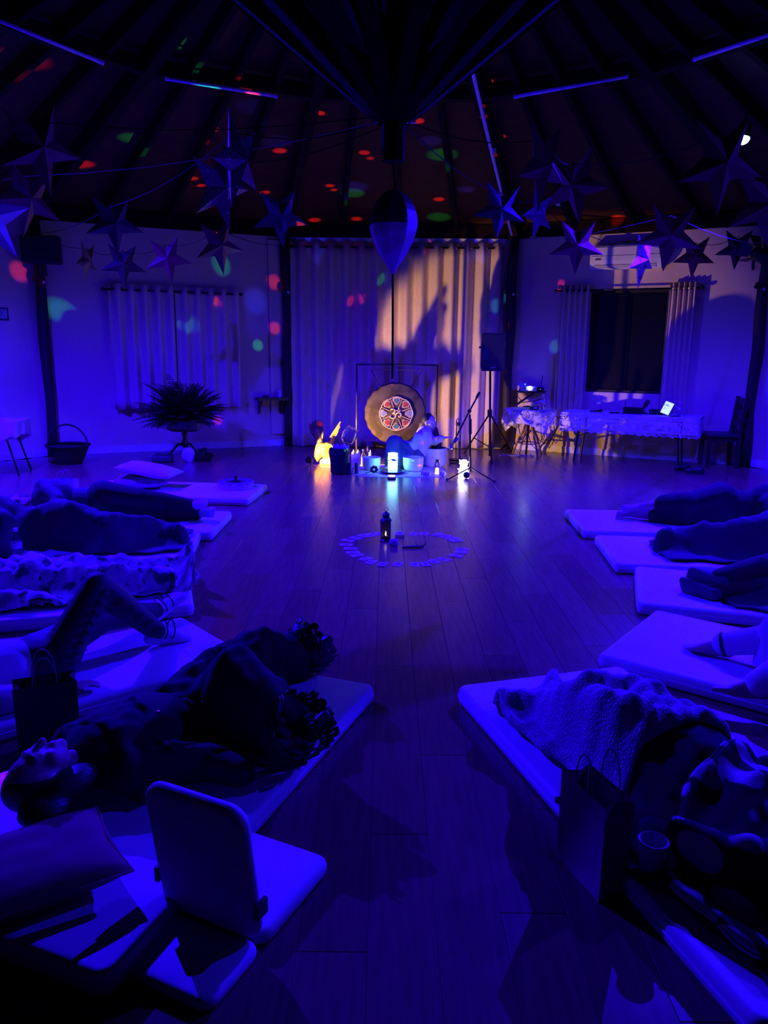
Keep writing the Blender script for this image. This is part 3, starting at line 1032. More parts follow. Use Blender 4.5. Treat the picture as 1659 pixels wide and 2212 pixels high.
# square cloth laid on the round top: four hanging points
vs, fs = [], []
N, M_ = 64, 10
for i in range(N):
    a = 2 * pi * i / N
    sq = .50 / max(abs(math.cos(a + .45)), abs(math.sin(a + .45)))
    hang = min(sq, .64) - .385 + .07
    for j in range(M_ + 1):
        f = j / M_
        if f < .3:
            r = .39 * f / .3; z = RTH + .005
        else:
            g = (f - .3) / .7
            r = .392 + .02 * g * math.sin(a * 9) + .015 * g; z = RTH + .005 - hang * g - .012 * g * abs(math.sin(a * 14))
        vs.append((r * math.cos(a), r * math.sin(a), z))
for i in range(N):
    i2 = (i + 1) % N
    for j in range(M_):
        fs.append((i * (M_ + 1) + j, i2 * (M_ + 1) + j, i2 * (M_ + 1) + j + 1, i * (M_ + 1) + j + 1))
MB().add(vs, fs).build('cloth', M_LACE2, t2, smooth=True)
# shelf with projector, router and cables fixed to the back right post
pp = VX(0, RAD - .11)
sh_z = atY(1140, 846, pp.y - .2).z
base = Vector((atY(1140, 846, pp.y - .2).x, pp.y - .2, sh_z))
t = thing('post_shelf', 'small dark triangular shelf fixed to the back right post', 'shelf', base)
MB().add([(-.17, .12, -.012), (.28, -.02, -.012), (-.15, -.16, -.012), (-.17, .12, .012), (.28, -.02, .012), (-.15, -.16, .012)],
         [(0, 2, 1), (3, 4, 5), (0, 1, 4, 3), (1, 2, 5, 4), (2, 0, 3, 5)]).build('board', M_DKWOOD, t)
MB().beam((-.16, 0, -.2), (.1, 0, -.015), .03, .03).build('strut', M_DKWOOD, t)
p = base + Vector((.0, -.02, .012))
t = thing('projector', 'white projector with bright lit lens on the post shelf', 'projector', p, -.15)
MB().pad(.26, .2, .085, .03, .012).build('shell', pm('projector_white', (.55, .55, .58), None, 10, .4), t, smooth='auto')
M_PLENS = em('projector_lens', (.75, .95, 1.0), 22)
MB().lathe([(0, .012), (.028, .012), (.028, 0)], 16, (.02, -.101, .05), RX(pi / 2)).build('lens', M_PLENS, t)
for q in range(5):
    MB().box((-.09 + q * .012, -.101, .045), (.005, .004, .04)).build('vent', M_BLACK, t)
MB().box((.1, -.101, .03), (.03, .003, .012)).build('port', M_BLACK, t)
p = base + Vector((-.1, .0, .098))
t = thing('media_player', 'small pale box lying on top of the projector', 'media player', p, .1)
MB().pad(.15, .11, .035, .012, .006).build('shell', pm('pale_box', (.5, .5, .55), None, 9, .5), t)
MB().box((.04, -.056, .018), (.012, .003, .006)).build('status_light', em('cyan_led', (.3, .8, 1), 4), t)
p = base + Vector((.19, -.02, .012))
t = thing('router', 'black router with one upright antenna beside the projector', 'router', p, .2)
MB().pad(.09, .1, .06, .01, .006).build('shell', M_BLACK, t)
MB().tube([(.02, .03, .05), (.04, .03, .24)], .006, 6).build('antenna', M_BLACK, t)
MB().box((-.02, -.051, .03), (.006, .003, .006)).build('status_light', MATS['cyan_led'], t)
# cables drooping from the shelf to the round table
o = MB().tube([base + Vector(v) for v in ((-.14, -.06, .05), (-.18, -.12, -.06), (-.1, -.14, -.16), (.08, -.12, -.14), (.22, -.06, -.1))], .006, 6).build('cable', M_CORD, smooth=True)
tag(o, 'black cable looping below the projector shelf', 'cable')
mb = MB()
cpts = []
for i in range(60):
    a = i * .55
    cpts.append(base + Vector((-.02 + .09 * math.cos(a) + i * .0016, -.19 + .03 * math.sin(a * .7), -.24 + .03 * math.sin(a) )))
o = tag(MB().tube([(q.x, q.y, max(q.z, RTH + .02)) for q in cpts], .005, 5).build('cable', M_CORD, smooth=True), 'tangle of black cable lying on the round side table', 'cable')
bottle(Vector((rt_c.x + .17, rt_c.y - .1, RTH + .008)), .22, 'clear water bottle on the round side table', .032)
t = thing('small_box', 'small dark box on the round side table by the cables', 'box', Vector((rt_c.x + .02, rt_c.y - .2, RTH + .012)), .3)
MB().pad(.12, .08, .05, .008, .006).build('box_body', M_BLACK, t)
MB().box((0, -.0405, .025), (.06, .002, .02)).build('sticker', M_WHITE, t)
# cables hanging behind the round table
for i, (ax, bx_, zz) in enumerate(((-.16, .05, .22), (-.05, .3, .12), (.02, .5, .2))):
    pts = [Vector((rt_c.x + ax, rt_c.y + .22, RTH - .06))] + [Vector((rt_c.x + ax + (bx_ - ax) * f, rt_c.y + .24, RTH - .06 - (RTH - zz) * math.sin(pi * f * .85))) for f in (.2, .4, .6, .8, 1)]
    tag(MB().tube(pts, .006, 5).build('cable', M_CORD, smooth=True), ['black cable hanging close to the post behind the round table', 'black cable drooping lowest behind the round table legs',
        'black cable running from the round table toward the long table'][i], 'cable')

# ------------------------------------------------------------------ dark wooden chair at the right
cp = (G(1527, 1012) + G(1598, 1012)) / 2
t = thing('wooden_chair', 'dark wooden chair with high back, seen from the side at right', 'chair', Vector((cp.x, cp.y + .18, 0)), -.12)
sh = .46
MB().pad(.44, .44, .05, .03, .015, (-.02, 0, sh - .03)).build('seat', pm('chair_leather', (.04, .03, .03), None, 10, .45), t, smooth='auto')
for (xx, yy) in ((-.2, -.18), (-.2, .18)):
    MB().beam((xx, yy, 0), (xx, yy, sh - .03), .05, .05, up=(0, 1, 0)).build('leg', M_DKWOOD, t)
for yy in (-.18, .18):
    mb = MB()
    mb.beam((.2, yy, 0), (.18, yy, sh), .05, .06, up=(0, 1, 0)).beam((.18, yy, sh - .02), (.235, yy, .98), .045, .05, up=(0, 1, 0))
    mb.build('back_leg', M_DKWOOD, t)
for z in (.62, .76, .92):
    MB().box((.19 + (z - sh) * .1, 0, z), (.025, .32, .09)).build('back_slat', M_DKWOOD, t)
for yy in (-.18, .18):
    MB().box((0, yy, sh - .06), (.38, .025, .06)).build('apron', M_DKWOOD, t)
for xx in (-.2, .19):
    MB().box((xx, 0, sh - .06), (.025, .34, .06)).build('apron', M_DKWOOD, t)
# shoes on the floor
for i, (px_, py_, a) in enumerate(((1473, 1017, .3), (1500, 1024, -.2))):
    t = thing('shoe', ['left black shoe of the pair in front of the long table', 'right black shoe of the pair in front of the long table'][i], 'shoe', G(px_, py_), a)
    MB().pad(.25, .085, .02, .04, .006).build('sole', M_BLACK, t)
    mb = MB()
    mb.ell((-.07, 0, .045), (.06, .04, .035)).ell((.06, 0, .05), (.07, .04, .05)).cap((-.05, 0, .045), (.06, 0, .05), .034, .036)
    mb.build('upper', pm('shoe_leather', (.015, .013, .013), None, 12, .5), t, smooth=True)
# black spotlight with barn doors on the right post
pr = VX(1, RAD - .25)
z_ = atY(1636, 545, pr.y).z
base = Vector((atY(1630, 545, pr.y).x, pr.y, z_))
t = thing('stage_spotlight', 'black stage spotlight with open flaps on the right post', 'spotlight', base)
q = RZ(.5) @ RX(.5)
MB().lathe([(.02, -.02), (.075, 0), (.085, .05), (.085, .2), (.06, .22), (0, .22)], 16, rot=q @ RX(pi / 2)).build('housing', M_BLACK, t, smooth='auto')
for a in range(4):
    r2 = q @ RX(pi / 2) @ RZ(a * pi / 2)
    MB().add([r2 @ Vector(v) for v in ((-.07, .08, 0), (.07, .08, 0), (.11, .17, -.12), (-.11, .17, -.12), (-.07, .084, .004), (.07, .084, .004), (.11, .176, -.118), (-.11, .176, -.118))],
             [(0, 1, 2, 3), (7, 6, 5, 4), (0, 4, 5, 1), (1, 5, 6, 2), (2, 6, 7, 3), (3, 7, 4, 0)]).build('barn_door', M_BLACK, t)
MB().tube([(0, 0, 0), (.02, .05, -.14), (.06, .12, -.2)], .02, 8).build('yoke', M_BLACK, t)
# black loudspeaker box on the left post
pl = VX(-2, RAD - .26)
z_ = atY(92, 545, pl.y).z
base = Vector((atY(92, 570, pl.y).x, pl.y, atY(92, 570, pl.y).z))
t = thing('wall_speaker', 'black speaker box bracketed high on the left post', 'speaker', base, .2)
MB().pad(.5, .24, .36, .05, .02).build('cabinet', M_BLACK, t, smooth='auto')
MB().box((0, -.122, .18), (.42, .006, .29)).build('grille', pm('speaker_grille', (.02, .02, .022), (.008, .008, .01), 120, .6, .3, tex='cells'), t)
MB().tube([(0, .02, -.16), (0, 0, .01)], .05, 10).build('bracket', M_BLACK, t)

# ------------------------------------------------------------------ left side: plant stand, plant, basket, small table, shelf
sp_ = G(397, 992)
t = thing('plant_stand', 'dark pedestal stand with three curved legs under the plant', 'plant stand', Vector((sp_.x, sp_.y + .1, 0)), .2)
zs = atY(397, 927, sp_.y + .1).z
MB().lathe([(.03, .16), (.05, .2), (.035, .26), (.03, .32), (.045, zs - .06), (.02, zs - .02)], 14).build('pedestal', M_DKWOOD, t, smooth=True)
MB().lathe([(0, zs - .02), (.2, zs - .02), (.215, zs - .008), (.2, zs), (0, zs)], 24).build('stand_top', M_DKWOOD, t, smooth='auto')
for i in range(3):
    a = -pi / 2 + i * 2 * pi / 3 + .3
    d = Vector((math.cos(a), math.sin(a), 0))
    MB().tube([d * .03 + Vector((0, 0, .2)), d * .1 + Vector((0, 0, .2)), d * .19 + Vector((0, 0, .1)), d * .24 + Vector((0, 0, .02)), d * .27 + Vector((0, 0, .014))], [.022, .02, .018, .015, .014], 8).build('leg', M_DKWOOD, t, smooth=True)
loc = Vector((sp_.x - .0, sp_.y + .1, zs))
zpot = atY(397, 905, loc.y).z - zs
t = thing('potted_fern', 'bushy dark fern in a pale square planter on the pedestal', 'plant', loc)
mb = MB()
w0_, w1_ = .2, .22
M_PLANTER = pm('planter_clay', (.30, .25, .24), (.2, .16, .16), 9, .7, .1)
for s in (-1, 1):
    mb.box((s * (w1_ - .01), 0, zpot / 2), (.02, .3, zpot)).box((0, s * .14, zpot / 2), (2 * w1_ - .04, .02, zpot))
mb.box((0, 0, .01), (2 * w1_ - .04, .26, .02))
pot = mb.build('planter', M_PLANTER, t)
MB().box((0, -.153, zpot * .5), (2 * w1_ * .85, .006, zpot * .6)).build('front_panel', pm('planter_panel', (.24, .2, .2), None, 12, .7), pot)
MB().box((0, 0, zpot * .7), (2 * w1_ - .05, .25, .02)).build('soil', pm('soil', (.02, .014, .01), None, 30, .9, .4), t)
M_LEAF = pm('fern_leaf', (.03, .06, .014), (.015, .03, .008), 10, .7)
rnd = random.Random(11)
ztop = atY(350, 812, loc.y).z - zs
for i in range(210):
    a = rnd.uniform(0, 2 * pi)
    el = rnd.uniform(.45, 1.55) if rnd.random() < .85 else rnd.uniform(.1, .5)
    ln_ = rnd.uniform(.42, .68) * (1.0 if el < 1.0 else 1.08)
    d = Vector((math.cos(a), math.sin(a), 0))
    mb = MB()
    pts = []
    p = Vector((d.x * .06, d.y * .05, zpot * .72))
    e = el
    n = 9
    for j in range(n + 1):
        pts.append(p.copy())
        p = p + (d * math.cos(e) + Vector((0, 0, math.sin(e)))) * (ln_ / n) * (.85 if d.y > 0 else 1)
        e -= .055 + .07 * rnd.random()
        if p.z < zpot * .5:
            break
    mb.tube(pts, .004, 4)
    side = Vector((-d.y, d.x, 0))
    for j in range(1, len(pts)):
        q = pts[j]
        dr = (pts[j] - pts[j - 1]).normalized()
        wl = .075 * math.sin(pi * (j + .6) / (n + 1.8)) + .02
        for s in (-1, 1):
            tip = q + side * s * wl + dr * wl * .5 - Vector((0, 0, wl * .25))
            mid = q + (tip - q) * .5
            up_ = Vector((0, 0, .006))
            mb.add([q, mid + dr * .016 + up_, tip, mid - dr * .014 + up_], [(0, 1, 2, 3)])
            q2 = (pts[j] + pts[j - 1]) / 2
            tip2 = q2 + side * s * wl * .95 + dr * wl * .45 - Vector((0, 0, wl * .25))
            mid2 = q2 + (tip2 - q2) * .5
            mb.add([q2, mid2 + dr * .015 + up_, tip2, mid2 - dr * .013 + up_], [(0, 1, 2, 3)])
    mb.build('frond', M_LEAF, t)
# stones and dark basket at the foot of the stand
def rock(name, lab, cat, p, r, mat, seed=1, sq=(1, .8, .9)):
    rnd = random.Random(seed)
    mb = MB().ell((0, 0, 0), (1, 1, 1), n=12, m=8)
    vs = []
    for v in mb.v:
        q = Vector(v)
        k = 1 + .28 * mnoise.noise(q * 1.3 + Vector((seed, seed * 2, 0))) + .1 * mnoise.noise(q * 3.5 + Vector((seed, 0, 0)))
        q = Vector((q.x * k * r * sq[0], q.y * k * r * sq[1], q.z * k * r * sq[2]))
        vs.append(q)
    zmin = -r * sq[2] * .8
    mb.v = [(q.x, q.y, max(q.z, zmin) - zmin) for q in vs]
    o = mb.build(name, mat)
    o.location = p
    tag(o, lab, cat)
    return o
rock('white_stone', 'pale rounded stone under the plant stand', 'stone', G(409, 997), .1, pm('pale_stone', (.6, .56, .58), (.45, .4, .42), 7, .7, .2), 3, (1, .8, 1.1))
t = thing('low_basket', 'small dark woven basket of dried flowers right of the plant stand', 'basket', G(440, 996))
MB().lathe([(0, .002), (.1, 0), (.14, .07), (.15, .1), (.135, .1), (.12, .06), (.09, .012), (0, .012)], 18).build('bowl', pm('dark_wicker', (.03, .02, .014), (.012, .008, .006), 30, .7, .5, tex='wave'), t, smooth='auto')
rnd = random.Random(5)
for i in range(9):
    a = rnd.uniform(0, 6.28)
    MB().ell((.08 * math.cos(a) * rnd.random(), .08 * math.sin(a) * rnd.random(), .11 + .05 * rnd.random()), (.035, .035, .03), n=8, m=6).build('dried_flower', pm('dried_petals', (.05, .025, .02), (.02, .01, .01), 18, .8, .4), t)
t = thing('flat_stone', 'low dark flat stone left of the plant stand legs', 'stone', G(352, 998))
MB().pad(.28, .2, .1, .05, .03).build('stone_body', pm('dark_stone', (.05, .045, .05), None, 9, .7, .3), t, smooth='auto')
MB().pad(.2, .14, .03, .04, .012, (0.01, 0, .1)).build('stone_cap', MATS['dark_stone'], t)
# handled basket by the left post
bp = G(142, 1004)
t = thing('handled_basket', 'dark wicker basket with tall arched handle beside the left post', 'basket', Vector((bp.x, bp.y + .12, 0)))
bw = .27
MB().lathe([(0, .004), (bw * .62, 0), (bw * .8, .1), (bw * 1.02, .24), (bw * 1.06, .26), (bw * .98, .25), (bw * .75, .1), (bw * .58, .02), (0, .02)], 24).build('basket_bowl', MATS['dark_wicker'], t, smooth='auto')
MB().tube([(bw * 1.0 * math.cos(a), 0, .25 + .28 * math.sin(a)) for a in [pi * i / 16 for i in range(17)]], .013, 8).build('handle', MATS['dark_wicker'], t, smooth=True)
MB().tube([(bw * 1.05 * math.cos(a), bw * 1.05 * math.sin(a), .255) for a in [2 * pi * i / 24 for i in range(25)]], .014, 6, caps=False).build('rim', MATS['dark_wicker'], t, smooth=True)
# small table with white cloth at the left edge
tp = G(20, 1030)
zt_ = .66
lt = thing('small_table', 'small table with slanted dark legs at the left frame edge', 'table', Vector((tp.x - .3, tp.y + .25, 0)), .15)
MB().box((0, 0, zt_ - .02), (.75, .5, .03)).build('table_top', M_TABLE, lt)
for sx in (-1, 1):
    for sy in (-1, 1):
        MB().tube([(sx * .36, sy * .24, 0), (sx * .2, sy * .2, zt_ - .03)], .013, 8).build('leg', M_BLKMETAL, lt)
tcl = thing('white_tablecloth', 'plain white cloth hanging over the small table at the left edge', 'tablecloth', lt.location, .15)
MB().box((0, 0, zt_ + .003), (.78, .54, .004)).build('top_sheet', MATS['white_cloth'], tcl)
drop([(-.39, .27, zt_ + .003), (-.39, -.27, zt_ + .003), (.37, -.27, zt_ + .003), (.39, -.25, zt_ + .003), (.39, .27, zt_ + .003), (-.39, .27, zt_ + .003)], .3, 'cloth_drop', MATS['white_cloth'], tooth=.5, wav=.016, parent=tcl)
t = thing('folded_napkin', 'small folded white cloth on top of the left edge table', 'cloth', Vector((lt.location.x + .12, lt.location.y - .05, zt_ + .006)), .4)
MB().pad(.22, .16, .014, .02, .005).build('lower_fold', MATS['white_cloth'], t)
MB().pad(.2, .12, .012, .02, .005, (.01, -.01, .014)).build('upper_fold', MATS['white_cloth'], t)
# wall shelf left of the back left post
su0, sz_ = WL.px(549, 860)
su1, _ = WL.px(612, 860)
t = thing('wall_shelf', 'small dark wooden shelf on scroll brackets beside the back left post', 'shelf')
t.matrix_world = WL.mat((su0 + su1) / 2, sz_ - .03, .045)
sw = su1 - su0
MB().box((0, .11, .02), (sw, .22, .035)).build('board', M_DKWOOD, t)
MB().box((0, .115, .042), (sw + .03, .235, .012)).build('top_lip', M_DKWOOD, t)
for s in (-1, 1):
    MB().add([(s * sw * .38 + e, y, z) for e in (-.018, .018) for (y, z) in ((0, 0), (.17, 0), (.15, -.05), (.07, -.09), (.05, -.19), (0, -.22))],
             [tuple(range(6)), tuple(range(6, 12))[::-1]] + [(i, (i + 1) % 6, 6 + (i + 1) % 6, 6 + i) for i in range(6)]).build('bracket', M_DKWOOD, t)
p = WL.P(su0 + sw * .78, sz_ + .02, .16)
t = thing('shelf_candle', 'small pale candle standing on the wall shelf', 'candle', p)
MB().lathe([(.028, 0), (.028, .11), (.022, .118), (0, .112)], 14).build('wax', pm('candle_wax', (.62, .58, .58), None, 9, .5), t, smooth='auto')
MB().tube([(0, 0, .11), (.002, 0, .13)], .003, 5).build('wick', M_BLACK, t)
rock('dark_pebble', 'small dark pebble at the left end of the wall shelf', 'stone', WL.P(su0 + sw * .3, sz_ + .018, .16), .04, MATS['dark_stone'], 9, (1.3, .9, .6))
# ------------------------------------------------------------------ remeshed bodies (continuous surfaces from overlapping volumes)
def blob(name, mb, mat, parent=None, voxel=.01, smooth_it=6, label=None, factor=.5):
    me = mb.mesh(name, fix=False)
    tmp = bpy.data.objects.new('tmp_blob', me)
    COL.objects.link(tmp)
    r = tmp.modifiers.new('r', 'REMESH')
    r.mode = 'VOXEL'
    r.voxel_size = voxel
    r.use_smooth_shade = True
    if smooth_it:
        s = tmp.modifiers.new('s', 'SMOOTH')
        s.factor = factor
        s.iterations = smooth_it
    dg = bpy.context.evaluated_depsgraph_get()
    dg.update()
    out = bpy.data.meshes.new_from_object(tmp.evaluated_get(dg))
    bpy.data.objects.remove(tmp)
    bpy.data.meshes.remove(me)
    out.name = name
    out.shade_smooth()
    out.materials.clear()
    out.materials.append(mat)
    o = bpy.data.objects.new(name, out)
    COL.objects.link(o)
    if parent is not None:
        o.parent = parent
    if label:
        o['label'] = label
    return o

# ------------------------------------------------------------------ gong on its stand
GY = 10.68
gx0, gx1 = atY(770, 985, GY).x, atY(940, 985, GY).x
gzt = atY(855, 788, GY).z
gst = thing('gong_stand', 'tall thin dark metal frame carrying the gong', 'gong stand', ((gx0 + gx1) / 2, GY, 0))
gw = (gx1 - gx0) / 2
M_STAND = pm('stand_tube', (.10, .08, .06), (.06, .05, .04), 10, .35, metal=.5)
for s in (-1, 1):
    MB().tube([(s * gw, 0, 0), (s * gw, 0, gzt)], .013, 10).build('upright', M_STAND, gst, smooth=True)
    MB().tube([(s * gw, -.3, .012), (s * gw, .3, .012)], .013, 8).build('foot', M_STAND, gst, smooth=True)
MB().tube([(-gw, 0, gzt), (gw, 0, gzt)], .014, 10).build('top_bar', M_STAND, gst, smooth=True)
MB().tube([(-gw * .62, 0, gzt - .07), (gw * .66, 0, gzt - .07)], .005, 6).build('hanging_rail', M_STAND, gst)
gc = atY(854, 893, GY)
GR = (atY(922, 893, GY).x - atY(787, 893, GY).x) / 2
gg = thing('gong', 'large bronze gong with scalloped rim and painted flower emblem', 'gong', gc)
M_GONG = pm('gong_bronze', (.10, .07, .038), (.05, .034, .018), 5, .5, .15, metal=.3, bscale=30, lo=.42, hi=.55)
NP = 20
vs, fs = [], []
prof = [(0.0, -.035), (.15, -.034), (.45, -.03), (.8, -.022), (.94, -.012), (.985, .02), (.95, .05), (.8, .045), (.4, .02), (0, .01)]
NA = 120
for (r, y) in prof:
    for k in range(NA):
        a = 2 * pi * k / NA
        sc = 1 + (.022 * abs(math.sin(a * NP / 2)) - .018) * (r > .9)
        rr = max(r, 1e-4) * GR * sc
        vs.append((rr * math.cos(a), y, rr * math.sin(a)))
for i in range(len(prof) - 1):
    for k in range(NA):
        k2 = (k + 1) % NA
        fs.append((i * NA + k, i * NA + k2, (i + 1) * NA + k2, (i + 1) * NA + k))
MB().add(vs, fs).build('disc', M_GONG, gg, smooth='auto')
M_PALE = pm('emblem_cream', (.5, .38, .2), None, 12, .55)
M_RED = pm('emblem_red', (.26, .035, .015), None, 12, .55)
M_GRN = pm('emblem_green', (.03, .12, .10), None, 12, .55)
M_GRY = pm('emblem_blue', (.16, .2, .3), None, 12, .55)
def flat(pts2, y, th, nm, mat, par):
    n = len(pts2)
    vs = [(p[0], y, p[1]) for p in pts2] + [(p[0], y - th, p[1]) for p in pts2]
    return MB().add(vs, [tuple(range(n)), tuple(range(n, 2 * n))[::-1]] + [(i, (i + 1) % n, n + (i + 1) % n, n + i) for i in range(n)]).build(nm, mat, par)
ex, ez_ = .012 * 1, .0
ER = GR * .52
for i in range(8):
    a = pi / 2 + i * pi / 4
    ca, sa = math.cos(a), math.sin(a)
    def pet(scale, r0, r1, wd):
        out = []
        for (f, w) in ((0, .25), (.25, .5), (.55, 1), (.8, .85), (.93, .5), (1, 0), (.93, -.5), (.8, -.85), (.55, -1), (.25, -.5), (0, -.25)):
            r = r0 + (r1 - r0) * f
            out.append((ex + r * ca - w * wd * sa, ez_ + r * sa + w * wd * ca))
        return out
    flat(pet(1, ER * .55, ER * 1.0, ER * .25), -.034, .004, 'petal_outline', M_PALE, gg)
    flat(pet(1, ER * .6, ER * .93, ER * .185), -.038, .003, 'petal', [M_GRN, M_RED, M_GRY, M_RED, M_GRN, M_RED, M_GRY, M_RED][i], gg)
    a2 = a + pi / 8
    MB().beam((ex + ER * .95 * math.cos(a2), -.037, ez_ + ER * .95 * math.sin(a2)), (ex + ER * .35 * math.cos(a2), -.037, ez_ + ER * .35 * math.sin(a2)), .008, .008).build('ray_stroke', M_PALE, gg)
    MB().tube([(ex + ER * (.98 + .05 * math.sin(q * pi)) * math.cos(a - pi / 8 + pi / 4 * q), -.036, ez_ + ER * (.98 + .05 * math.sin(q * pi)) * math.sin(a - pi / 8 + pi / 4 * q)) for q in (0, .25, .5, .75, 1)], .008, 5).build('rim_stroke', M_PALE, gg)
# the om sign: a figure three with a tail, crescent and dot
omd = ER * .36
def om(pts, r=.0125):
    return MB().tube([(ex + x * omd, -.04, ez_ + z * omd) for (x, z) in pts], r, 6)
om([(-.95, .62), (-.6, .82), (-.25, .7), (-.15, .42), (-.35, .15), (-.6, .08), (-.2, 0), (0, -.3), (-.12, -.65), (-.5, -.82), (-.9, -.7), (-1.05, -.5)]).build('om_three', M_PALE, gg, smooth=True)
om([(-.05, -.1), (.2, .12), (.45, .2), (.75, .1), (.88, -.2), (.75, -.5), (.5, -.5), (.42, -.3)]).build('om_tail', M_PALE, gg, smooth=True)
om([(.05, .62), (.3, .45), (.6, .45), (.85, .68)], .01).build('om_crescent', M_PALE, gg, smooth=True)
MB().ell((ex + .45 * omd, -.04, ez_ + .8 * omd), (.014, .006, .014)).build('om_dot', M_PALE, gg, smooth=True)
for s in (-1, 1):
    zt2 = gzt - .07 - gc.z
    MB().tube([(s * GR * .5, .03, GR * .84), (s * (gw * .64) + (((gx0 + gx1) / 2) - gc.x), 0, zt2)], .005, 5).build('hanging_cord', M_CORD, gg)

# ------------------------------------------------------------------ eagle statue
ep = G(703, 1004)
PXM = FPX / ep.y * .985        # pixels per metre near the altar
eg = thing('eagle_statue', 'carved wooden eagle with raised wings at the left of the altar', 'statue', ep)
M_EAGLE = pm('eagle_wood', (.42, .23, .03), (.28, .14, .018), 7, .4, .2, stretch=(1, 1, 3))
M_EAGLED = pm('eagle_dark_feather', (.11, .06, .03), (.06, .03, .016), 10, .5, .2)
mb = MB()
# rocky perch
for (x, z, r) in ((.03, .05, .055), (.07, .06, .05), (-.03, .035, .05), (.06, .12, .042), (.02, .1, .045)):
    mb.ell((x, .02, z), (r * 1.1, r, r))
mb.ell((.06, 0, .02), (.10, .08, .025))
blob('perch_rock', mb, pm('perch_wood', (.36, .22, .1), (.22, .12, .05), 14, .5, .4), eg, .012, 2)
mb = MB()
mb.cap((-.005, .01, .15), (-.015, .01, .235), .065, .085).cap((-.01, .01, .24), (.03, -.01, .275), .065, .05).ell((.06, -.02, .275), (.045, .038, .034))
mb.cap((-.075, .01, .26), (-.11, .02, .12), .06, .055).cap((-.09, .04, .14), (-.12, .05, .05), .04, .022)       # tail
mb.cap((.02, -.02, .18), (.045, -.03, .12), .032, .02).cap((-.0, .03, .18), (.01, .04, .12), .032, .02)
mb.cap((.09, -.035, .27), (.112, -.045, .245), .016, .006)      # beak
blob('body', mb, M_EAGLE, eg, .009, 3)
def wing(tip_pts, nm, mat, par, th=.014):
    for (a, b, w) in tip_pts:
        a, b = Vector(a), Vector(b)
        d = (b - a).normalized()
        s = d.cross(Vector((0, 1, 0))).normalized()
        P = [a - s * w * .8, a.lerp(b, .5) - s * w, b - d * w * .8 - s * w * .6, b, b - d * w * .8 + s * w * .6, a.lerp(b, .5) + s * w, a + s * w * .8]
        n = len(P)
        vs = [p + Vector((0, -th / 2, 0)) for p in P] + [p + Vector((0, th / 2, 0)) for p in P]
        MB().add(vs, [tuple(range(n)), tuple(range(n, 2 * n))[::-1]] + [(i, (i + 1) % n, n + (i + 1) % n, n + i) for i in range(n)]).build(nm, mat, par)
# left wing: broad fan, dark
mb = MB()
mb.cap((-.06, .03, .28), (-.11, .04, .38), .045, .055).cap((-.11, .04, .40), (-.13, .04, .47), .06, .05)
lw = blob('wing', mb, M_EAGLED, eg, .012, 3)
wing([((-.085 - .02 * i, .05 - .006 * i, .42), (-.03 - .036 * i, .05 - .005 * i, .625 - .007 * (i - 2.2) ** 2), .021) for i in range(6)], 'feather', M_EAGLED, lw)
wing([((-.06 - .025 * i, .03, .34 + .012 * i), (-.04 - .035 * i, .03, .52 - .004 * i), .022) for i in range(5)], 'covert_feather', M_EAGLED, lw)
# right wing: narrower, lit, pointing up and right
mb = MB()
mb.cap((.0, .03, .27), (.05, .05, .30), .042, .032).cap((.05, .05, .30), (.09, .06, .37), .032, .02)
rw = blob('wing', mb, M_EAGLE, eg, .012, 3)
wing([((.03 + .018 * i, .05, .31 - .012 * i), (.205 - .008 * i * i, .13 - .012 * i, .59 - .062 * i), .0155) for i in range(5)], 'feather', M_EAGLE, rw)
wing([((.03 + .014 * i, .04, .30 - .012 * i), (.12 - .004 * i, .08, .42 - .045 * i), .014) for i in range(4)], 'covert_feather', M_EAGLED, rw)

# ------------------------------------------------------------------ small yellow spotlight on a mini tripod
lp = G(672, 1011)
YL = Vector((lp.x, lp.y, atY(672, 992, lp.y).z))
t = thing('mini_spotlight', 'small dark ball-head spotlight on a mini tripod left of the eagle', 'spotlight', lp)
h = YL.z
yd = Vector((.69, .70, .12)).normalized()
q = yd.to_track_quat('Z', 'Y').to_matrix()
MB().lathe([(0, -.085), (.03, -.08), (.048, -.05), (.05, -.02), (.046, -.004)], 16, (0, 0, h), q).build('lamp_head', M_BLACK, t, smooth='auto')
M_YL = em('yellow_lens', (1.0, .55, .05), 30)
MB().lathe([(0, -.012), (.04, -.012)], 16, (0, 0, h), q).build('lens', M_YL, t)
MB().tube([(0, 0, h - .05), (0, 0, .05)], .01, 8).build('stem', M_BLACK, t)
for i in range(3):
    a = -.4 + i * 2 * pi / 3
    MB().tube([(0, 0, .055), (.1 * math.cos(a), .1 * math.sin(a), .004)], .005, 6).build('leg', M_BLACK, t)
yl = bpy.data.lights.new('yellow_beam', 'SPOT')
yl.color = (1.0, .52, .07)
yl.energy = 420
yl.spot_size = math.radians(84)
yl.spot_blend = .22
yl.shadow_soft_size = .012
yo = bpy.data.objects.new('yellow_beam', yl)
COL.objects.link(yo)
yo.parent = t
yo.location = Vector((0, 0, h)) + yd * .004
yo.rotation_euler = yd.to_track_quat('-Z', 'Y').to_euler()

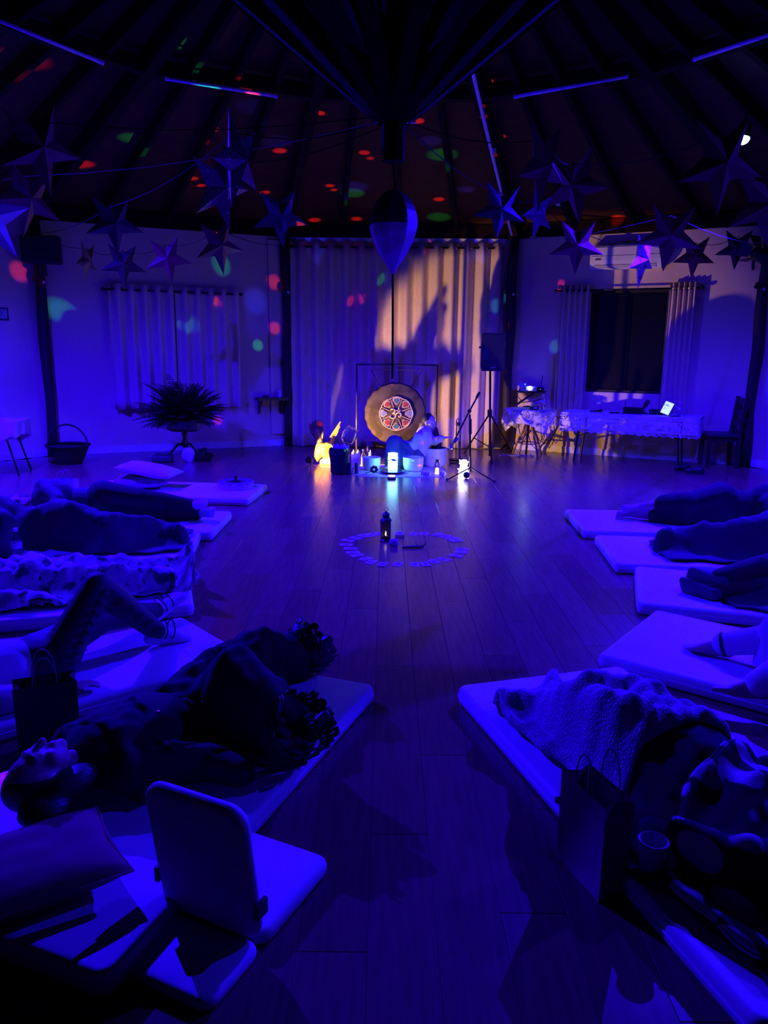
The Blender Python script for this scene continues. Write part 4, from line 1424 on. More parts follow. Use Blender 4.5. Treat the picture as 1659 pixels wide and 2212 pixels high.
# ------------------------------------------------------------------ altar cloth, bowls, candles, lamps
def A(x, y, z=0.0):
    return G(x, y, z)
ac = A(862, 1020)
cw = (A(962, 1020).x - A(764, 1020).x) / 2
cy0, cy1 = A(862, 1031).y, A(862, 1004).y
t = thing('altar_cloth', 'round-cornered pale cloth spread on the floor under the bowls', 'cloth', Vector((ac.x, (cy0 + cy1) / 2, 0)))
vs, fs = [], []
N = 48
for ring_, rr, zz in ((0, 0.001, .008), (1, .5, .009), (2, .9, .008), (3, .98, .006), (4, 1.0, .001)):
    for i in range(N):
        a = 2 * pi * i / N
        ca, sa = math.cos(a), math.sin(a)
        e = .45
        x = cw * math.copysign(abs(ca) ** e, ca) * rr
        y = (cy1 - cy0) / 2 * math.copysign(abs(sa) ** e, sa) * rr
        z = zz + .004 * mnoise.noise(Vector((x * 6, y * 6, 0))) * (ring_ < 4)
        vs.append((x, y, max(z, .001)))
for r_ in range(4):
    for i in range(N):
        i2 = (i + 1) % N
        fs.append((r_ * N + i, r_ * N + i2, (r_ + 1) * N + i2, (r_ + 1) * N + i))
M_PALECL = pm('altar_cloth_fabric', (.7, .7, .72), (.6, .6, .64), 30, .9, .2)
MB().add(vs, fs).build('cloth', M_PALECL, t, smooth=True)
fr = MB()
for i in range(40):
    a = 2 * pi * i / 40
    ca, sa = math.cos(a), math.sin(a)
    x = cw * math.copysign(abs(ca) ** .45, ca); y = (cy1 - cy0) / 2 * math.copysign(abs(sa) ** .45, sa)
    fr.tube([(x * .99, y * .99, .004), (x * 1.03, y * 1.03, .002)], .003, 4)
fr.build('fringe', M_PALECL, t)

M_FROST = pm('frosted_quartz', (.82, .82, .84), None, 9, .35)
_b = M_FROST.node_tree.nodes['Principled BSDF']
_b.inputs['Subsurface Weight'].default_value = .25
_b.inputs['Subsurface Radius'].default_value = (.05, .05, .05)
def bowl(x0, x1, yt, yb, lab, straight=False):
    c = A((x0 + x1) / 2, yb - 2, .008)
    r = (atY(x1, yb, c.y).x - atY(x0, yb, c.y).x) / 2
    h = atY((x0 + x1) / 2, yt + 3, c.y).z - .008
    t = thing('singing_bowl', lab, 'bowl', Vector((c.x, c.y + r * .35, .009)), group='crystal singing bowls')
    if straight:
        out = [(0, 0), (r * .75, 0), (r * .93, h * .1), (r * .98, h * .3), (r, h)]
    else:
        out = [(0, 0), (r * .6, .0), (r * .85, h * .14), (r * .97, h * .42), (r, h)]
    inn = [(r * .94, h), (r * .9, h * .4), (r * .78, h * .18), (r * .5, h * .09), (0, h * .08)]
    MB().lathe(out + [(r * .985, h * 1.008)] + inn, 32).build('bowl_wall', M_FROST, t, smooth='auto')
    MB().tube([(r * .97 * math.cos(a), r * .97 * math.sin(a), h) for a in [2 * pi * i / 32 for i in range(33)]], r * .035, 6, caps=False).build('rim', M_FROST, t, smooth=True)
    MB().tube([(r * .5 * math.cos(a), r * .5 * math.sin(a), .004) for a in [2 * pi * i / 20 for i in range(21)]], .008, 6, caps=False).build('rubber_ring', M_BLACK, t)
    return t
bowl(782, 822, 986, 1018, 'left of the two small frosted singing bowls')
bowl(870, 915, 986, 1021, 'right of the two small frosted singing bowls, lit cyan')
bowl(911, 965, 966, 1010, 'largest frosted singing bowl in front of the musician', True)

# glowing selenite column lamp on a dark dish
c = A(848, 1018, .03)
t = thing('altar_dish', 'dark shallow dish under the glowing column lamp', 'dish', Vector((c.x, c.y, .01)))
MB().lathe([(0, 0), (.08, 0), (.165, .02), (.17, .028), (.15, .03), (.06, .045), (0, .048)], 28).build('dish_body', pm('dark_glaze', (.03, .035, .06), None, 8, .25), t, smooth='auto')
MB().tube([(.168 * math.cos(a), .168 * math.sin(a), .026) for a in [2 * pi * i / 28 for i in range(29)]], .006, 6, caps=False).build('rim', MATS['dark_glaze'], t)
colz = .058
ch = atY(848, 979, c.y).z - colz
M_CYAN = em('cyan_glow', (.22, .78, 1.0), 13)
t = thing('column_lamp', 'glowing cyan crystal column lamp at the centre of the altar', 'lamp', Vector((c.x, c.y, colz)))
mb = MB()
pf = []
rr = .062
for j in range(13):
    f = j / 12
    pf.append((rr * (1 + .06 * math.sin(j * 2.3)), ch * f))
pf = [(0, 0)] + pf + [(rr * .6, ch + .006), (0, ch + .008)]
mb.lathe(pf, 9)
mb.build('crystal', M_CYAN, t)
MB().tube([(rr * 1.08 * math.cos(a), rr * 1.08 * math.sin(a), ch * .62 + .012 * math.sin(3 * a)) for a in [2 * pi * i / 20 for i in range(21)]], .006, 5, caps=False).build('twine', pm('twine', (.25, .18, .12), None, 20, .8), t)
for i in range(3):
    MB().ell((rr * 1.1 * math.cos(-1.6 + i * .25), rr * 1.1 * math.sin(-1.6 + i * .25), ch * .6), (.014, .01, .012)).build('bead', pm('bead', (.3, .1, .15), None, 9, .3), t, smooth=True)

# disco light unit in front of the dish
dp = A(846, 1034)
DISCO = Vector((dp.x, dp.y - .02, .075))
t = thing('disco_light', 'small clear-domed disco light at the front of the altar', 'disco light', Vector((DISCO.x, DISCO.y, 0)))
MB().lathe([(0, 0), (.05, 0), (.058, .012), (.05, .028), (.02, .03), (0, .03)], 20).build('base', M_BLACK, t, smooth='auto')
M_DISCO = em('disco_core', (1.0, .55, .5), 5)
MB().lathe([(.0, .03), (.018, .032), (.02, .045), (0, .05)], 12).build('core', M_DISCO, t)
for i in range(8):
    a = 2 * pi * i / 8
    MB().ell((.038 * math.cos(a), .038 * math.sin(a), .04), (.009, .009, .009), n=8, m=5).build('facet_lens', [em('disco_red', (1, .06, .03), 4), em('disco_green', (.1, 1, .3), 3), em('disco_blue', (.1, .15, 1), 4)][i % 3], t, smooth=True)

# candles, jars, bottles
def candle(px_, py_, ptop, wpx, lab, mat, lit=False, z0=0.0):
    c = A(px_, py_ - 1, z0)
    r = wpx / 2 / PXM
    h = atY(px_, ptop, c.y).z - z0
    t = thing('pillar_candle', lab, 'candle', Vector((c.x, c.y + r, z0)))
    MB().lathe([(0, 0), (r, 0), (r, h * .97), (r * .9, h), (r * .5, h * .985), (0, h * .98)], 18).build('wax', mat, t, smooth='auto')
    MB().tube([(0, 0, h * .97), (.003, 0, h + .014)], .003, 5).build('wick', M_BLACK, t)
    if lit:
        MB().lathe([(0, h + .012), (.008, h + .022), (.006, h + .035), (0, h + .055)], 8).build('flame', em('flame', (1, .55, .2), 8), t, smooth=True)
    return t
M_DKWAX = pm('dark_wax', (.03, .025, .035), None, 9, .5)
M_DKWAX2 = pm('violet_wax', (.09, .07, .1), None, 9, .5)
candle(755.5, 1027, 1001, 9, 'left of the two dark pillar candles in front of the vase', M_DKWAX)
candle(770.5, 1026, 1001, 9.5, 'right of the two dark pillar candles in front of the vase', M_DKWAX2)
# tall dark vase with a glass and violet crystals
c = A(735, 1026)
r = 17 / PXM
vh = atY(735, 967, c.y + r).z
t = thing('dark_vase', 'tall dark vase wrapped in black cloth, left of the bowls', 'vase', Vector((c.x, c.y + r, 0)))
MB().lathe([(0, 0), (r * .86, 0), (r * .92, .02), (r * 1.0, vh), (r * .93, vh), (r * .84, .03), (0, .03)], 24).build('vase_wall', pm('smoky_glass', (.03, .03, .04), None, 6, .2), t, smooth='auto')
mb = MB()
for i in range(24):
    a = pi * .65 + 1.25 * pi * i / 24 * .9
    bump_ = 1 + .12 * math.sin(i * 1.9)
    mb.cap((r * .98 * math.cos(a), r * .98 * math.sin(a), .02), (r * 1.02 * bump_ * math.cos(a), r * 1.02 * bump_ * math.sin(a), vh * (.82 + .13 * math.sin(i * .9 + 1))), .024, .03, n=8)
blob('black_cloth', mb, pm('black_fabric', (.008, .008, .01), None, 14, .9), t, .014, 3)
rnd = random.Random(2)
for i in range(9):
    a = i * .7
    p0 = Vector((r * .6 * math.cos(a), r * .6 * math.sin(a), vh - .015))
    MB().lathe([(.0, 0), (.03, .01), (.026, .04), (0, .07)], 6, p0, RX(rnd.uniform(-.6, .6)) @ RY(rnd.uniform(-.6, .6))).build('crystal_shard', pm('violet_crystal', (.4, .3, .8), None, 9, .15), t)
# wine glass leaning out of the vase
M_GLASS = glass('thin_glass', (.95, .96, 1.0), .02, 1.2)
gbase = Vector((c.x + .02, c.y + r, vh - .02))
t = thing('wine_glass', 'large clear wine glass leaning out of the dark vase', 'wine glass', gbase)
gq = RY(.48)
gp = [(.008, .0), (.006, .05), (.006, .075), (.03, .085), (.085, .13), (.098, .2), (.085, .3)]
gi = [(.082, .3), (.094, .2), (.081, .132), (.028, .09), (0, .087)]
MB().lathe(gp + gi, 24, rot=gq).build('glass_bowl', M_GLASS, t, smooth='auto')
MB().tube([gq @ Vector((.084 * math.cos(a), .084 * math.sin(a), .3)) for a in [2 * pi * i / 24 for i in range(25)]], .0035, 5, caps=False).build('glass_rim', M_CLEAR, t, smooth=True)
# pale box with two tea lights on it
c = A(768, 1011)
bw2, bh2 = 18 / PXM, atY(768, 983, c.y).z
t = thing('pale_box', 'upright pale pinkish box behind the dark candles', 'box', Vector((c.x, c.y + .05, 0)))
MB().box((0, 0, bh2 / 2), (bw2, .1, bh2)).build('box_body', pm('pink_card', (.62, .5, .5), None, 9, .6), t)
MB().box((0, 0, bh2 + .004), (bw2 * 1.04, .104, .008)).build('lid', MATS['pink_card'], t)
for i, s in enumerate((-1, 1)):
    tq = thing('tea_light', ['left lit tea light on the pale box', 'right lit tea light on the pale box'][i], 'candle', Vector((c.x + s * bw2 * .26, c.y + .05, bh2 + .008)))
    MB().lathe([(0, 0), (.022, 0), (.022, .03), (.019, .03), (.019, .024), (0, .024)], 14).build('cup', pm('frosted_cup', (.7, .6, .5), None, 9, .4), tq, smooth='auto')
    MB().lathe([(0, .026), (.007, .034), (.005, .046), (0, .062)], 8).build('flame', em('tea_flame', (1, .6, .22), 9), tq, smooth=True)
c = A(784.5, 1010)
bh_ = atY(784, 972, c.y).z
t = thing('glass_bottle', 'clear glass bottle lit warm, between the pale box and the left bowl', 'bottle', Vector((c.x, c.y + .05, 0)))
r = 5.5 / PXM
MB().lathe([(0, 0), (r, 0), (r, bh_ * .62), (r * .6, bh_ * .75), (r * .3, bh_ * .82), (r * .3, bh_ * .95)], 16).build('bottle_body', glass('warm_glass', (1, .93, .85), .15, 1.3), t, smooth='auto')
MB().lathe([(r * .4, bh_ * .94), (r * .4, bh_), (0, bh_)], 10).build('stopper', M_WHITE, t)
MB().lathe([(0, .02), (r * .7, .02), (r * .7, bh_ * .55), (0, bh_ * .55)], 12).build('reflected_glow', em('warm_glow', (1, .62, .35), 1.6), t)  # emissive core stands in for light reflected in the bottle
c = A(799, 1009)
t = thing('tea_light', 'small lit tea light behind the left bowl', 'candle', Vector((c.x, c.y + .18, 0)))
MB().lathe([(0, 0), (.022, 0), (.022, .18), (0, .18)], 12).build('cup', MATS['frosted_cup'], t, smooth='auto')
MB().lathe([(0, .182), (.007, .19), (0, .215)], 8).build('flame', MATS['tea_flame'], t)
# black flower ornament lying in front of the left bowl
c = A(803, 1023, .01)
t = thing('black_flower', 'black artificial flower lying in front of the left bowl', 'flower', Vector((c.x, c.y - .02, .012)))
MB().tube([(-.09, -.02, .006), (0, 0, .03)], .006, 6).build('stem', M_BLACK, t)
for i in range(7):
    a = i * .9
    MB().ell((.03 + .035 * math.cos(a), .0, .055 + .032 * math.sin(a)), (.022, .012, .02), n=8, m=6).build('petal', M_BLACK, t, smooth=True)
# jar candle, white soap stone, crystal clusters
c = A(944, 1029)
jh = atY(944, 994, c.y).z
r = 5.5 / PXM
t = thing('jar_candle', 'tall brass-lidded glass jar with a warm light in front of the big bowl', 'jar', Vector((c.x, c.y + r, 0)))
MB().lathe([(0, 0), (r, 0), (r, jh * .86), (r * .9, jh * .88)], 16).build('glass_wall', glass('amber_glass', (1, .85, .7), .1, 1.25), t, smooth='auto')
MB().lathe([(r * 1.03, jh * .87), (r * 1.03, jh * .98), (r * .9, jh), (0, jh)], 16).build('lid', pm('brass', (.4, .26, .1), None, 10, .3, metal=.8), t, smooth='auto')
MB().lathe([(0, .02), (r * .6, .025), (r * .5, jh * .5), (0, jh * .52)], 12).build('inner_light', em('amber_glow', (1, .5, .35), 2.2), t)
c = A(921, 1029, .01)
t = thing('white_soapstone', 'low white lit block beside the right small bowl', 'stone', Vector((c.x, c.y + .04, .01)))
MB().pad(.11, .08, .05, .025, .015).build('block', pm('white_block', (.8, .78, .78), None, 12, .4), t, smooth='auto')
MB().ell((-.05, -.01, .03), (.02, .02, .025)).build('side_bead', MATS['bead'], t, smooth=True)
rock('clear_crystal', 'small clear crystal cluster beside the jar candle', 'crystal', A(956, 1028), .04, pm('clear_crystal_mat', (.7, .72, .8), None, 9, .1), 4, (1, .9, .9))
# fairy-light bottle
c = A(1002, 1029)
fh = atY(1002, 995, c.y).z
t = thing('fairy_light_bottle', 'brilliant white bottle packed with fairy lights at the mic stand foot', 'lamp', Vector((c.x, c.y + .05, 0)))
r = 10 / PXM
MB().lathe([(0, 0), (r, 0), (r * 1.05, fh * .2), (r * .85, fh * .45), (r * .7, fh * .6), (r * .75, fh * .85), (r * .5, fh), (0, fh)], 18).build('bottle_body', em('fairy_white', (.80, .66, 1.0), 12), t, smooth=True)
mb = MB()
rnd = random.Random(3)
for i in range(26):
    a = rnd.uniform(0, 6.28); zz = rnd.uniform(.0, fh)
    rr = r * (1.08 if zz < fh * .4 else .85)
    mb.ell((rr * math.cos(a), rr * math.sin(a), zz + .01), (.008,) * 3, n=6, m=4)
mb.build('led_cluster', em('fairy_led', (1, .85, 1), 14), t)
t = thing('black_ball', 'small black ball in front of the fairy-light bottle', 'ball', A(1008, 1034))
MB().ell((0, .03, .042), (.042, .042, .042)).build('ball_shell', M_BLACK, t, smooth=True)
MB().tube([(0.036 * math.cos(a), .03 + .036 * math.sin(a), .064) for a in [2 * pi * i / 16 for i in range(17)]], .004, 5, caps=False).build('seam_ring', M_BLKMETAL, t)

# ------------------------------------------------------------------ microphone stands
c = A(1016, 1030)
MSY = c.y
t = thing('mic_boom_stand', 'tripod microphone stand with slanted boom right of the altar', 'microphone stand', c)
def L(x, y, dy=0.0):
    return atY(x, y, MSY + dy) - c
MB().tube([L(1016, 1020), L(1015, 895)], [.013, .011], 8).build('pole', M_BLKMETAL, t, smooth=True)
MB().tube([L(1016, 938), L(1016, 905)], .018, 8).build('clutch', M_BLACK, t)
for (x, y) in ((966, 1038), (1068, 1042), (1012, 1006)):
    e = A(x, y) - c
    MB().tube([L(1016, 1010), e + Vector((0, 0, .01))], .009, 8).build('leg', M_BLKMETAL, t)
    MB().ell(e + Vector((0, 0, .014)), (.02, .014, .014), n=8, m=6).build('rubber_foot', M_BLACK, t)
MB().tube([L(1036, 848), L(1013, 890), L(976, 962)], .010, 8).build('boom', M_BLKMETAL, t, smooth=True)
MB().tube([L(1036, 847), L(1029, 860)], .016, 8).build('counterweight', M_BLACK, t)
MB().ell(L(1014, 888), (.026, .026, .026)).build('boom_clutch', M_BLACK, t, smooth=True)
m2 = thing('vocal_microphone', 'silver microphone hanging on the boom end above the floor', 'microphone', c)
MB().tube([L(989, 946), L(979, 960)], [.014, .018], 10).build('handle', pm('mic_grey', (.3, .3, .32), None, 9, .3, metal=.7), m2, smooth=True)
MB().ell(L(974, 966), (.03, .03, .032)).build('grille', pm('mic_grille', (.6, .58, .6), None, 90, .3, .3, metal=.8, tex='cells'), m2, smooth=True)
c2 = A(988, 1000)
t = thing('gooseneck_stand', 'thin black stand with looped gooseneck behind the boom stand', 'microphone stand', c2)
def L2(x, y):
    return atY(x, y, c2.y) - c2
MB().tube([L2(994, 1000), L2(993, 930), L2(992, 910), L2(989, 903), L2(986, 908), L2(986, 940)], .007, 8).build('gooseneck', M_BLKMETAL, t, smooth=True)
MB().tube([L2(985, 990), L2(985, 950), L2(986, 918)], .006, 8).build('pole', M_BLKMETAL, t, smooth=True)
MB().ell(L2(989, 916), (.035, .02, .025)).build('clip', M_BLACK, t, smooth=True)
MB().lathe([(0, 0), (.11, 0), (.11, .012), (.02, .022), (0, .022)], 18).build('round_base', M_BLACK, t, smooth='auto')
# loudspeaker and its tripod
c3 = A(1058, 990)
SY = c3.y
t = thing('speaker_tripod', 'tall black tripod stand holding the loudspeaker', 'speaker stand', c3)
def L3(x, y):
    return atY(x, y, SY) - c3
MB().tube([L3(1058, 985), L3(1059, 800)], .017, 10).build('pole', M_BLKMETAL, t, smooth=True)
MB().tube([L3(1058, 900), L3(1058, 885)], .035, 10).build('collar', M_BLACK, t)
MB().tube([L3(1058, 972), L3(1058, 960)], .03, 10).build('lower_collar', M_BLACK, t)
hub3 = L3(1058, 893)
for (x, y, yy) in ((1004, 978, 0), (1107, 978, .1), (1062, 1002, 0)):
    e = A(x, y) - c3
    e.z = .012
    MB().tube([hub3, e], .012, 8).build('leg', M_BLKMETAL, t)
    MB().tube([L3(1058, 966), hub3.lerp(e, .62)], .008, 8).build('brace', M_BLKMETAL, t)
    MB().ell(e, (.02, .02, .014), n=8, m=6).build('rubber_foot', M_BLACK, t)
sb = atY(1061, 801, SY)
sw_ = atY(1088, 760, SY).x - atY(1034, 760, SY).x
sh_ = atY(1061, 719, SY).z - sb.z
t = thing('loudspeaker', 'black loudspeaker on the tripod in front of the curtain', 'speaker', sb, .05)
vs = []
for z, k_ in ((0, .86), (.06, .98), (sh_ * .5, 1), (sh_, .97)):
    for (x, y) in ((-.5, -.14), (.5, -.14), (.38, .16), (-.38, .16)):
        vs.append((x * sw_ * k_, y, z))
MB().add(vs, [(0, 1, 2, 3), (15, 14, 13, 12)] + [(4 * r_ + i, 4 * r_ + (i + 1) % 4, 4 * r_ + 4 + (i + 1) % 4, 4 * r_ + 4 + i) for r_ in range(3) for i in range(4)]).build('cabinet', M_BLACK, t)
MB().box((0, -.142, sh_ * .53), (sw_ * .88, .006, sh_ * .84)).build('grille', pm('speaker_mesh', (.016, .016, .02), (.006, .006, .008), 140, .5, .3, tex='cells'), t)
MB().tube([(-.035, -.147, .045), (0, -.147, .05), (.035, -.147, .06)], .004, 5).build('badge', pm('badge_silver', (.7, .7, .75), None, 9, .3), t)
for s in (-1, 1):
    MB().box((s * sw_ * .48, .02, sh_ * .62), (.012, .1, .03)).build('side_handle', M_BLACK, t)
# cable coil behind the stands
pts = [A(1090, 985) + Vector((.16 * math.cos(a * .9) + .02 * a, .07 * math.sin(a * 1.3), .008 + .006 * abs(math.sin(a * 2)))) for a in [i * .35 for i in range(44)]]
tag(MB().tube(pts, .006, 5).build('cable', pm('pale_cable', (.3, .26, .22), None, 9, .5), smooth=True), 'loose tangle of cable on the floor behind the speaker tripod', 'cable')
pts = [A(985, 1000) + Vector((.1 * math.cos(a), .06 * math.sin(a), .006 + .004 * i_)) for i_, a in enumerate([i * .5 for i in range(26)])]
tag(MB().tube([(p.x, p.y, min(p.z, .05)) for p in pts], .006, 5).build('cable', M_CORD, smooth=True), 'small black cable coil at the foot of the gooseneck stand', 'cable')
# low light-wood bench behind the gong against the curtain
c = A(828, 966)
t = thing('low_bench', 'low pale wooden bench behind the gong by the curtain', 'bench', Vector((c.x - .05, c.y - .3, 0)))
M_PINE = pm('pale_pine', (.5, .38, .2), (.4, .29, .15), 6, .5, stretch=(1, 8, 8))
MB().box((0, 0, .16), (.5, .22, .03)).build('bench_top', M_PINE, t)
for s in (-1, 1):
    MB().box((s * .2, 0, .0725), (.03, .2, .145)).build('leg', M_PINE, t)
# ------------------------------------------------------------------ floor mattresses
MT = .08
class MatF:
    pass
def mattress(pa, pb, lab, width=None, length=1.88, swing=0.0, push=0.0):
    """pa, pb: inner corners (far, near) in world; the mattress runs outward from the hall centre"""
    a, b = Vector((pa[0], pa[1], 0)), Vector((pb[0], pb[1], 0))
    m = MatF()
    e = (a - b).normalized()
    D = Vector((e.y, -e.x, 0))
    mid = (a + b) / 2
    if D.dot(mid - RC) < 0:
        D = -D
    m.w = width or (a - b).length
    m.D, m.e, m.mid = D, e, mid + D * push
    c = m.mid + D * length / 2
    m.rz = math.atan2(-D.y, -D.x)          # local +x points to the hall centre (feet end)
    t = thing('floor_mattress', lab, 'mattress', c, m.rz, 'white floor mattresses around the hall')
    MB().pad(length, m.w, MT, .045, .022).build('foam_body', M_MAT, t, smooth='auto')
    # welted seam round the edge
    pts = []
    hw, hl = length / 2 + .001, m.w / 2 + .001
    for (sx, sy, a0) in ((1, 1, 0), (-1, 1, pi / 2), (-1, -1, pi), (1, -1, 1.5 * pi)):
        for k in range(5):
            an = a0 + k / 4 * pi / 2
            pts.append((sx * (hw - .045) + .045 * math.cos(an), sy * (hl - .045) + .045 * math.sin(an), MT * .5))
    pts.append(pts[0])
    MB().tube(pts, .004, 5, caps=False).build('welt', M_MAT, t)
    m.t = t
    m.L = length
    def P(f, s=0.0, z=MT):
        """f metres in from the inner edge, s metres towards the far side"""
        return m.mid + D * f + e * s + Vector((0, 0, z))
    m.P = P
    return m
def gz(x, y):
    p = G(x, y, MT)
    return (p.x, p.y)
mL0 = mattress(gz(578, 1046), gz(535, 1077), 'empty mattress farthest back on the left, carrying the candle dish', .85)
mL1 = mattress(gz(500, 1105), gz(459, 1148), 'second mattress from the back on the left, under the grey-topped sleeper', .85)
mL2 = mattress(gz(430, 1157), gz(412, 1197), 'third mattress from the back on the left, under the plain dark blanket', .86)
p_ = gz(418, 1306)
mL3 = mattress((p_[0] - .25, p_[1] + .84), p_, 'fourth mattress from the back on the left, under the patterned blanket', .88)
mL4 = mattress(gz(400, 1334), gz(526, 1407), 'mattress under the sleeper with one raised knee', .72)
mL5 = mattress((-.876, 3.58), (-.022, 3.255), 'nearest left mattress, under the person in black with ruffled hems', .9, 1.8)
mR1 = mattress(gz(1219, 1099), gz(1261, 1146), 'mattress farthest back on the right, under the barefoot side sleeper', .89)
mR2 = mattress(gz(1283, 1154), gz(1332, 1218), 'second mattress from the back on the right', .88)
mR3 = mattress(gz(1372, 1222), gz(1378, 1301), 'third mattress from the back on the right', .86)
mR4 = mattress(gz(1417, 1315), gz(1290, 1413), 'fourth mattress from the back on the right, under the sleeper in pale trousers', .89)
mR5 = mattress((1.176, 3.51), (.343, 3.26), 'nearest right mattress, under the sleeper with scale-patterned blanket', .87)

# ------------------------------------------------------------------ people
def base_pose(s=1.0):
    J = dict(head=(-.70, 0, .115), neck=(-.555, 0, .10), chest=(-.38, 0, .115), waist=(-.14, 0, .10), pelvis=(.04, 0, .10), A=(-1, 0, 0), F=(0, 0, 1))
    for q, sg in (('L', 1), ('R', -1)):
        J['sh' + q] = (-.47, sg * .16, .10); J['el' + q] = (-.21, sg * .26, .06); J['wr' + q] = (.03, sg * .29, .045); J['hd' + q] = (1, 0, 0)
        J['hip' + q] = (.07, sg * .085, .095); J['kn' + q] = (.48, sg * .11, .075); J['an' + q] = (.87, sg * .13, .05); J['toe' + q] = (.93, sg * .17, .21)
    return J
def side_pose(back=1):
    """lying on the side; back=+1: face towards -y"""
    J = base_pose()
    J.update(head=(-.69, -.02 * back, .14), neck=(-.55, 0, .17), chest=(-.37, 0, .185), waist=(-.13, .02 * back, .14), pelvis=(.05, .02 * back, .175), A=(-1, 0, -.05), F=(0, -back, 0))
    J.update(shL=(-.46, 0, .30), shR=(-.46, -.03 * back, .08), elL=(-.27, -.16 * back, .22), elR=(-.36, -.24 * back, .05), wrL=(-.3, -.32 * back, .06), wrR=(-.52, -.3 * back, .05), hdL=(-1, 0, 0), hdR=(-1, 0, 0),
             hipL=(.07, .0, .25), hipR=(.07, 0, .09), knL=(.40, -.14 * back, .2), knR=(.43, -.1 * back, .07), anL=(.76, .03 * back, .12), anR=(.8, .08 * back, .05), toeL=(.9, -.07 * back, .12), toeR=(.93, -.02 * back, .05), side=True)
    return J
def vols(J):
    V = []
    v = {k: (Vector(x) if isinstance(x, tuple) and len(x) == 3 else x) for k, x in J.items()}
    A, F = v['A'].normalized(), v['F'].normalized()
    F = (F - A * F.dot(A)).normalized()
    S = F.cross(A)
    R = Matrix((S, F, A)).transposed()
    h = v['head']
    def H(x, y, z):
        return h + R @ Vector((x, y, z))
    V += [('head', 'ell', H(0, -.012, .02), (.076, .093, .097), R), ('head', 'ell', H(0, .028, -.055), (.056, .056, .058), R),
          ('head', 'cap', H(0, .086, .012), H(0, .112, -.026), .010, .014), ('head', 'ell', H(0, .072, .026), (.05, .022, .012), R),
          ('head', 'ell', H(0, .08, -.056), (.025, .016, .007), R), ('head', 'ell', H(0, .078, -.068), (.022, .016, .008), R), ('head', 'ell', H(0, .066, -.092), (.026, .024, .02), R)]
    for s in (-1, 1):
        V += [('head', 'ell', H(s * .031, .076, .006), (.016, .012, .009), R), ('head', 'ell', H(s * .04, .056, -.03), (.03, .032, .03), R), ('head', 'ell', H(s * .078, -.008, -.008), (.011, .02, .031), R),
              ('head', 'ell', H(s * .010, .1, -.03), (.009, .008, .007), R)]
    V.append(('neck', 'cap', v['neck'] + (v['chest'] - v['neck']) * .25, h - A * .05 - F * .015, .052, .05))
    side = v.get('side')
    dims = dict(chest=((.19, .115, .165) if side else (.19, .165, .108)), waist=((.17, .10, .135) if side else (.18, .138, .092)), pelvis=((.14, .12, .165) if side else (.14, .165, .10)))
    tr = v.get('trot')
    for k in ('chest', 'waist', 'pelvis'):
        V.append((k, 'ell', v[k], dims[k], tr))
    for q in 'LR':
        V += [('uarm' + q, 'cap', v['sh' + q], v['el' + q], .054, .042), ('farm' + q, 'cap', v['el' + q], v['wr' + q], .041, .028)]
        V.append(('shoulder' + q, 'cap', v['chest'] + (v['sh' + q] - v['chest']) * .4, v['sh' + q], .075, .058))
        d = Vector(v['hd' + q]).normalized()
        up_ = Vector((0, 0, 1)) if abs(d.z) < .8 else Vector((1, 0, 0))
        sd = d.cross(up_).normalized()
        un = sd.cross(d)
        w = v['wr' + q]
        Rm = Matrix((d, sd, un)).transposed()
        V.append(('hand' + q, 'ell', w + d * .05, (.05, .04, .017), Rm))
        for i, (o, ln_) in enumerate(((-.03, .062), (-.01, .075), (.011, .07), (.03, .055))):
            a = w + d * .085 + sd * o
            b = a + d * ln_ * .55 - un * .006
            V += [('hand' + q, 'cap', a, b, .0095, .0088), ('hand' + q, 'cap', b, b + d * ln_ * .45 - un * .018, .0088, .0078)]
        ts = sd * (-.036 if q == 'L' else .036)
        V.append(('hand' + q, 'cap', w + d * .03 + ts * .8, w + d * .075 + ts * 1.6 - un * .008, .012, .0095))
        V += [('thigh' + q, 'cap', v['hip' + q], v['kn' + q], .088, .06), ('shin' + q, 'cap', v['kn' + q], v['kn' + q].lerp(v['an' + q], .35), .057, .058),
              ('shin' + q, 'cap', v['kn' + q].lerp(v['an' + q], .35), v['an' + q], .058, .038)]
        an, to = v['an' + q], v['toe' + q]
        fd = (to - an).normalized()
        leg = (v['an' + q] - v['kn' + q]).normalized()
        sole = (leg - fd * leg.dot(fd)).normalized()
        heel = an + sole * .035 - fd * .03
        sd2 = fd.cross(sole)
        V += [('foot' + q, 'cap', an, heel, .036, .03), ('foot' + q, 'cap', heel, heel + fd * .12, .030, .033), ('foot' + q, 'cap', an, heel + fd * .13, .034, .026)]
        ball = heel + fd * .15 + sole * .004
        V.append(('foot' + q, 'ell', ball, (.045, .043, .02), Matrix((fd, sd2, sole)).transposed()))
        sg = 1 if q == 'L' else -1
        for i, (o, ln_, r) in enumerate(((-.03, .052, .0135), (-.011, .047, .0105), (.006, .042, .01), (.021, .035, .0095), (.034, .027, .009))):
            a = ball + fd * .028 + sd2 * o * sg
            V.append(('foot' + q, 'cap', a, a + fd * ln_ * .8, r, r * .95))
    return V
def make(V, groups, infl, extra=()):
    mb = MB()
    for it in list(V) + list(extra):
        if it[0] not in groups and groups != 'all':
            continue
        if it[1] == 'ell':
            mb.ell(it[2], tuple(r + infl for r in it[3]), it[4] if len(it) > 4 else None)
        else:
            mb.cap(it[2], it[3], it[4] + infl, it[5] + infl)
    return mb
ARMS = ['uarmL', 'uarmR', 'farmL', 'farmR', 'shoulderL', 'shoulderR']
TORSO = ['chest', 'waist']
LEGS = ['pelvis', 'thighL', 'thighR', 'shinL', 'shinR']
FEET = ['footL', 'footR']
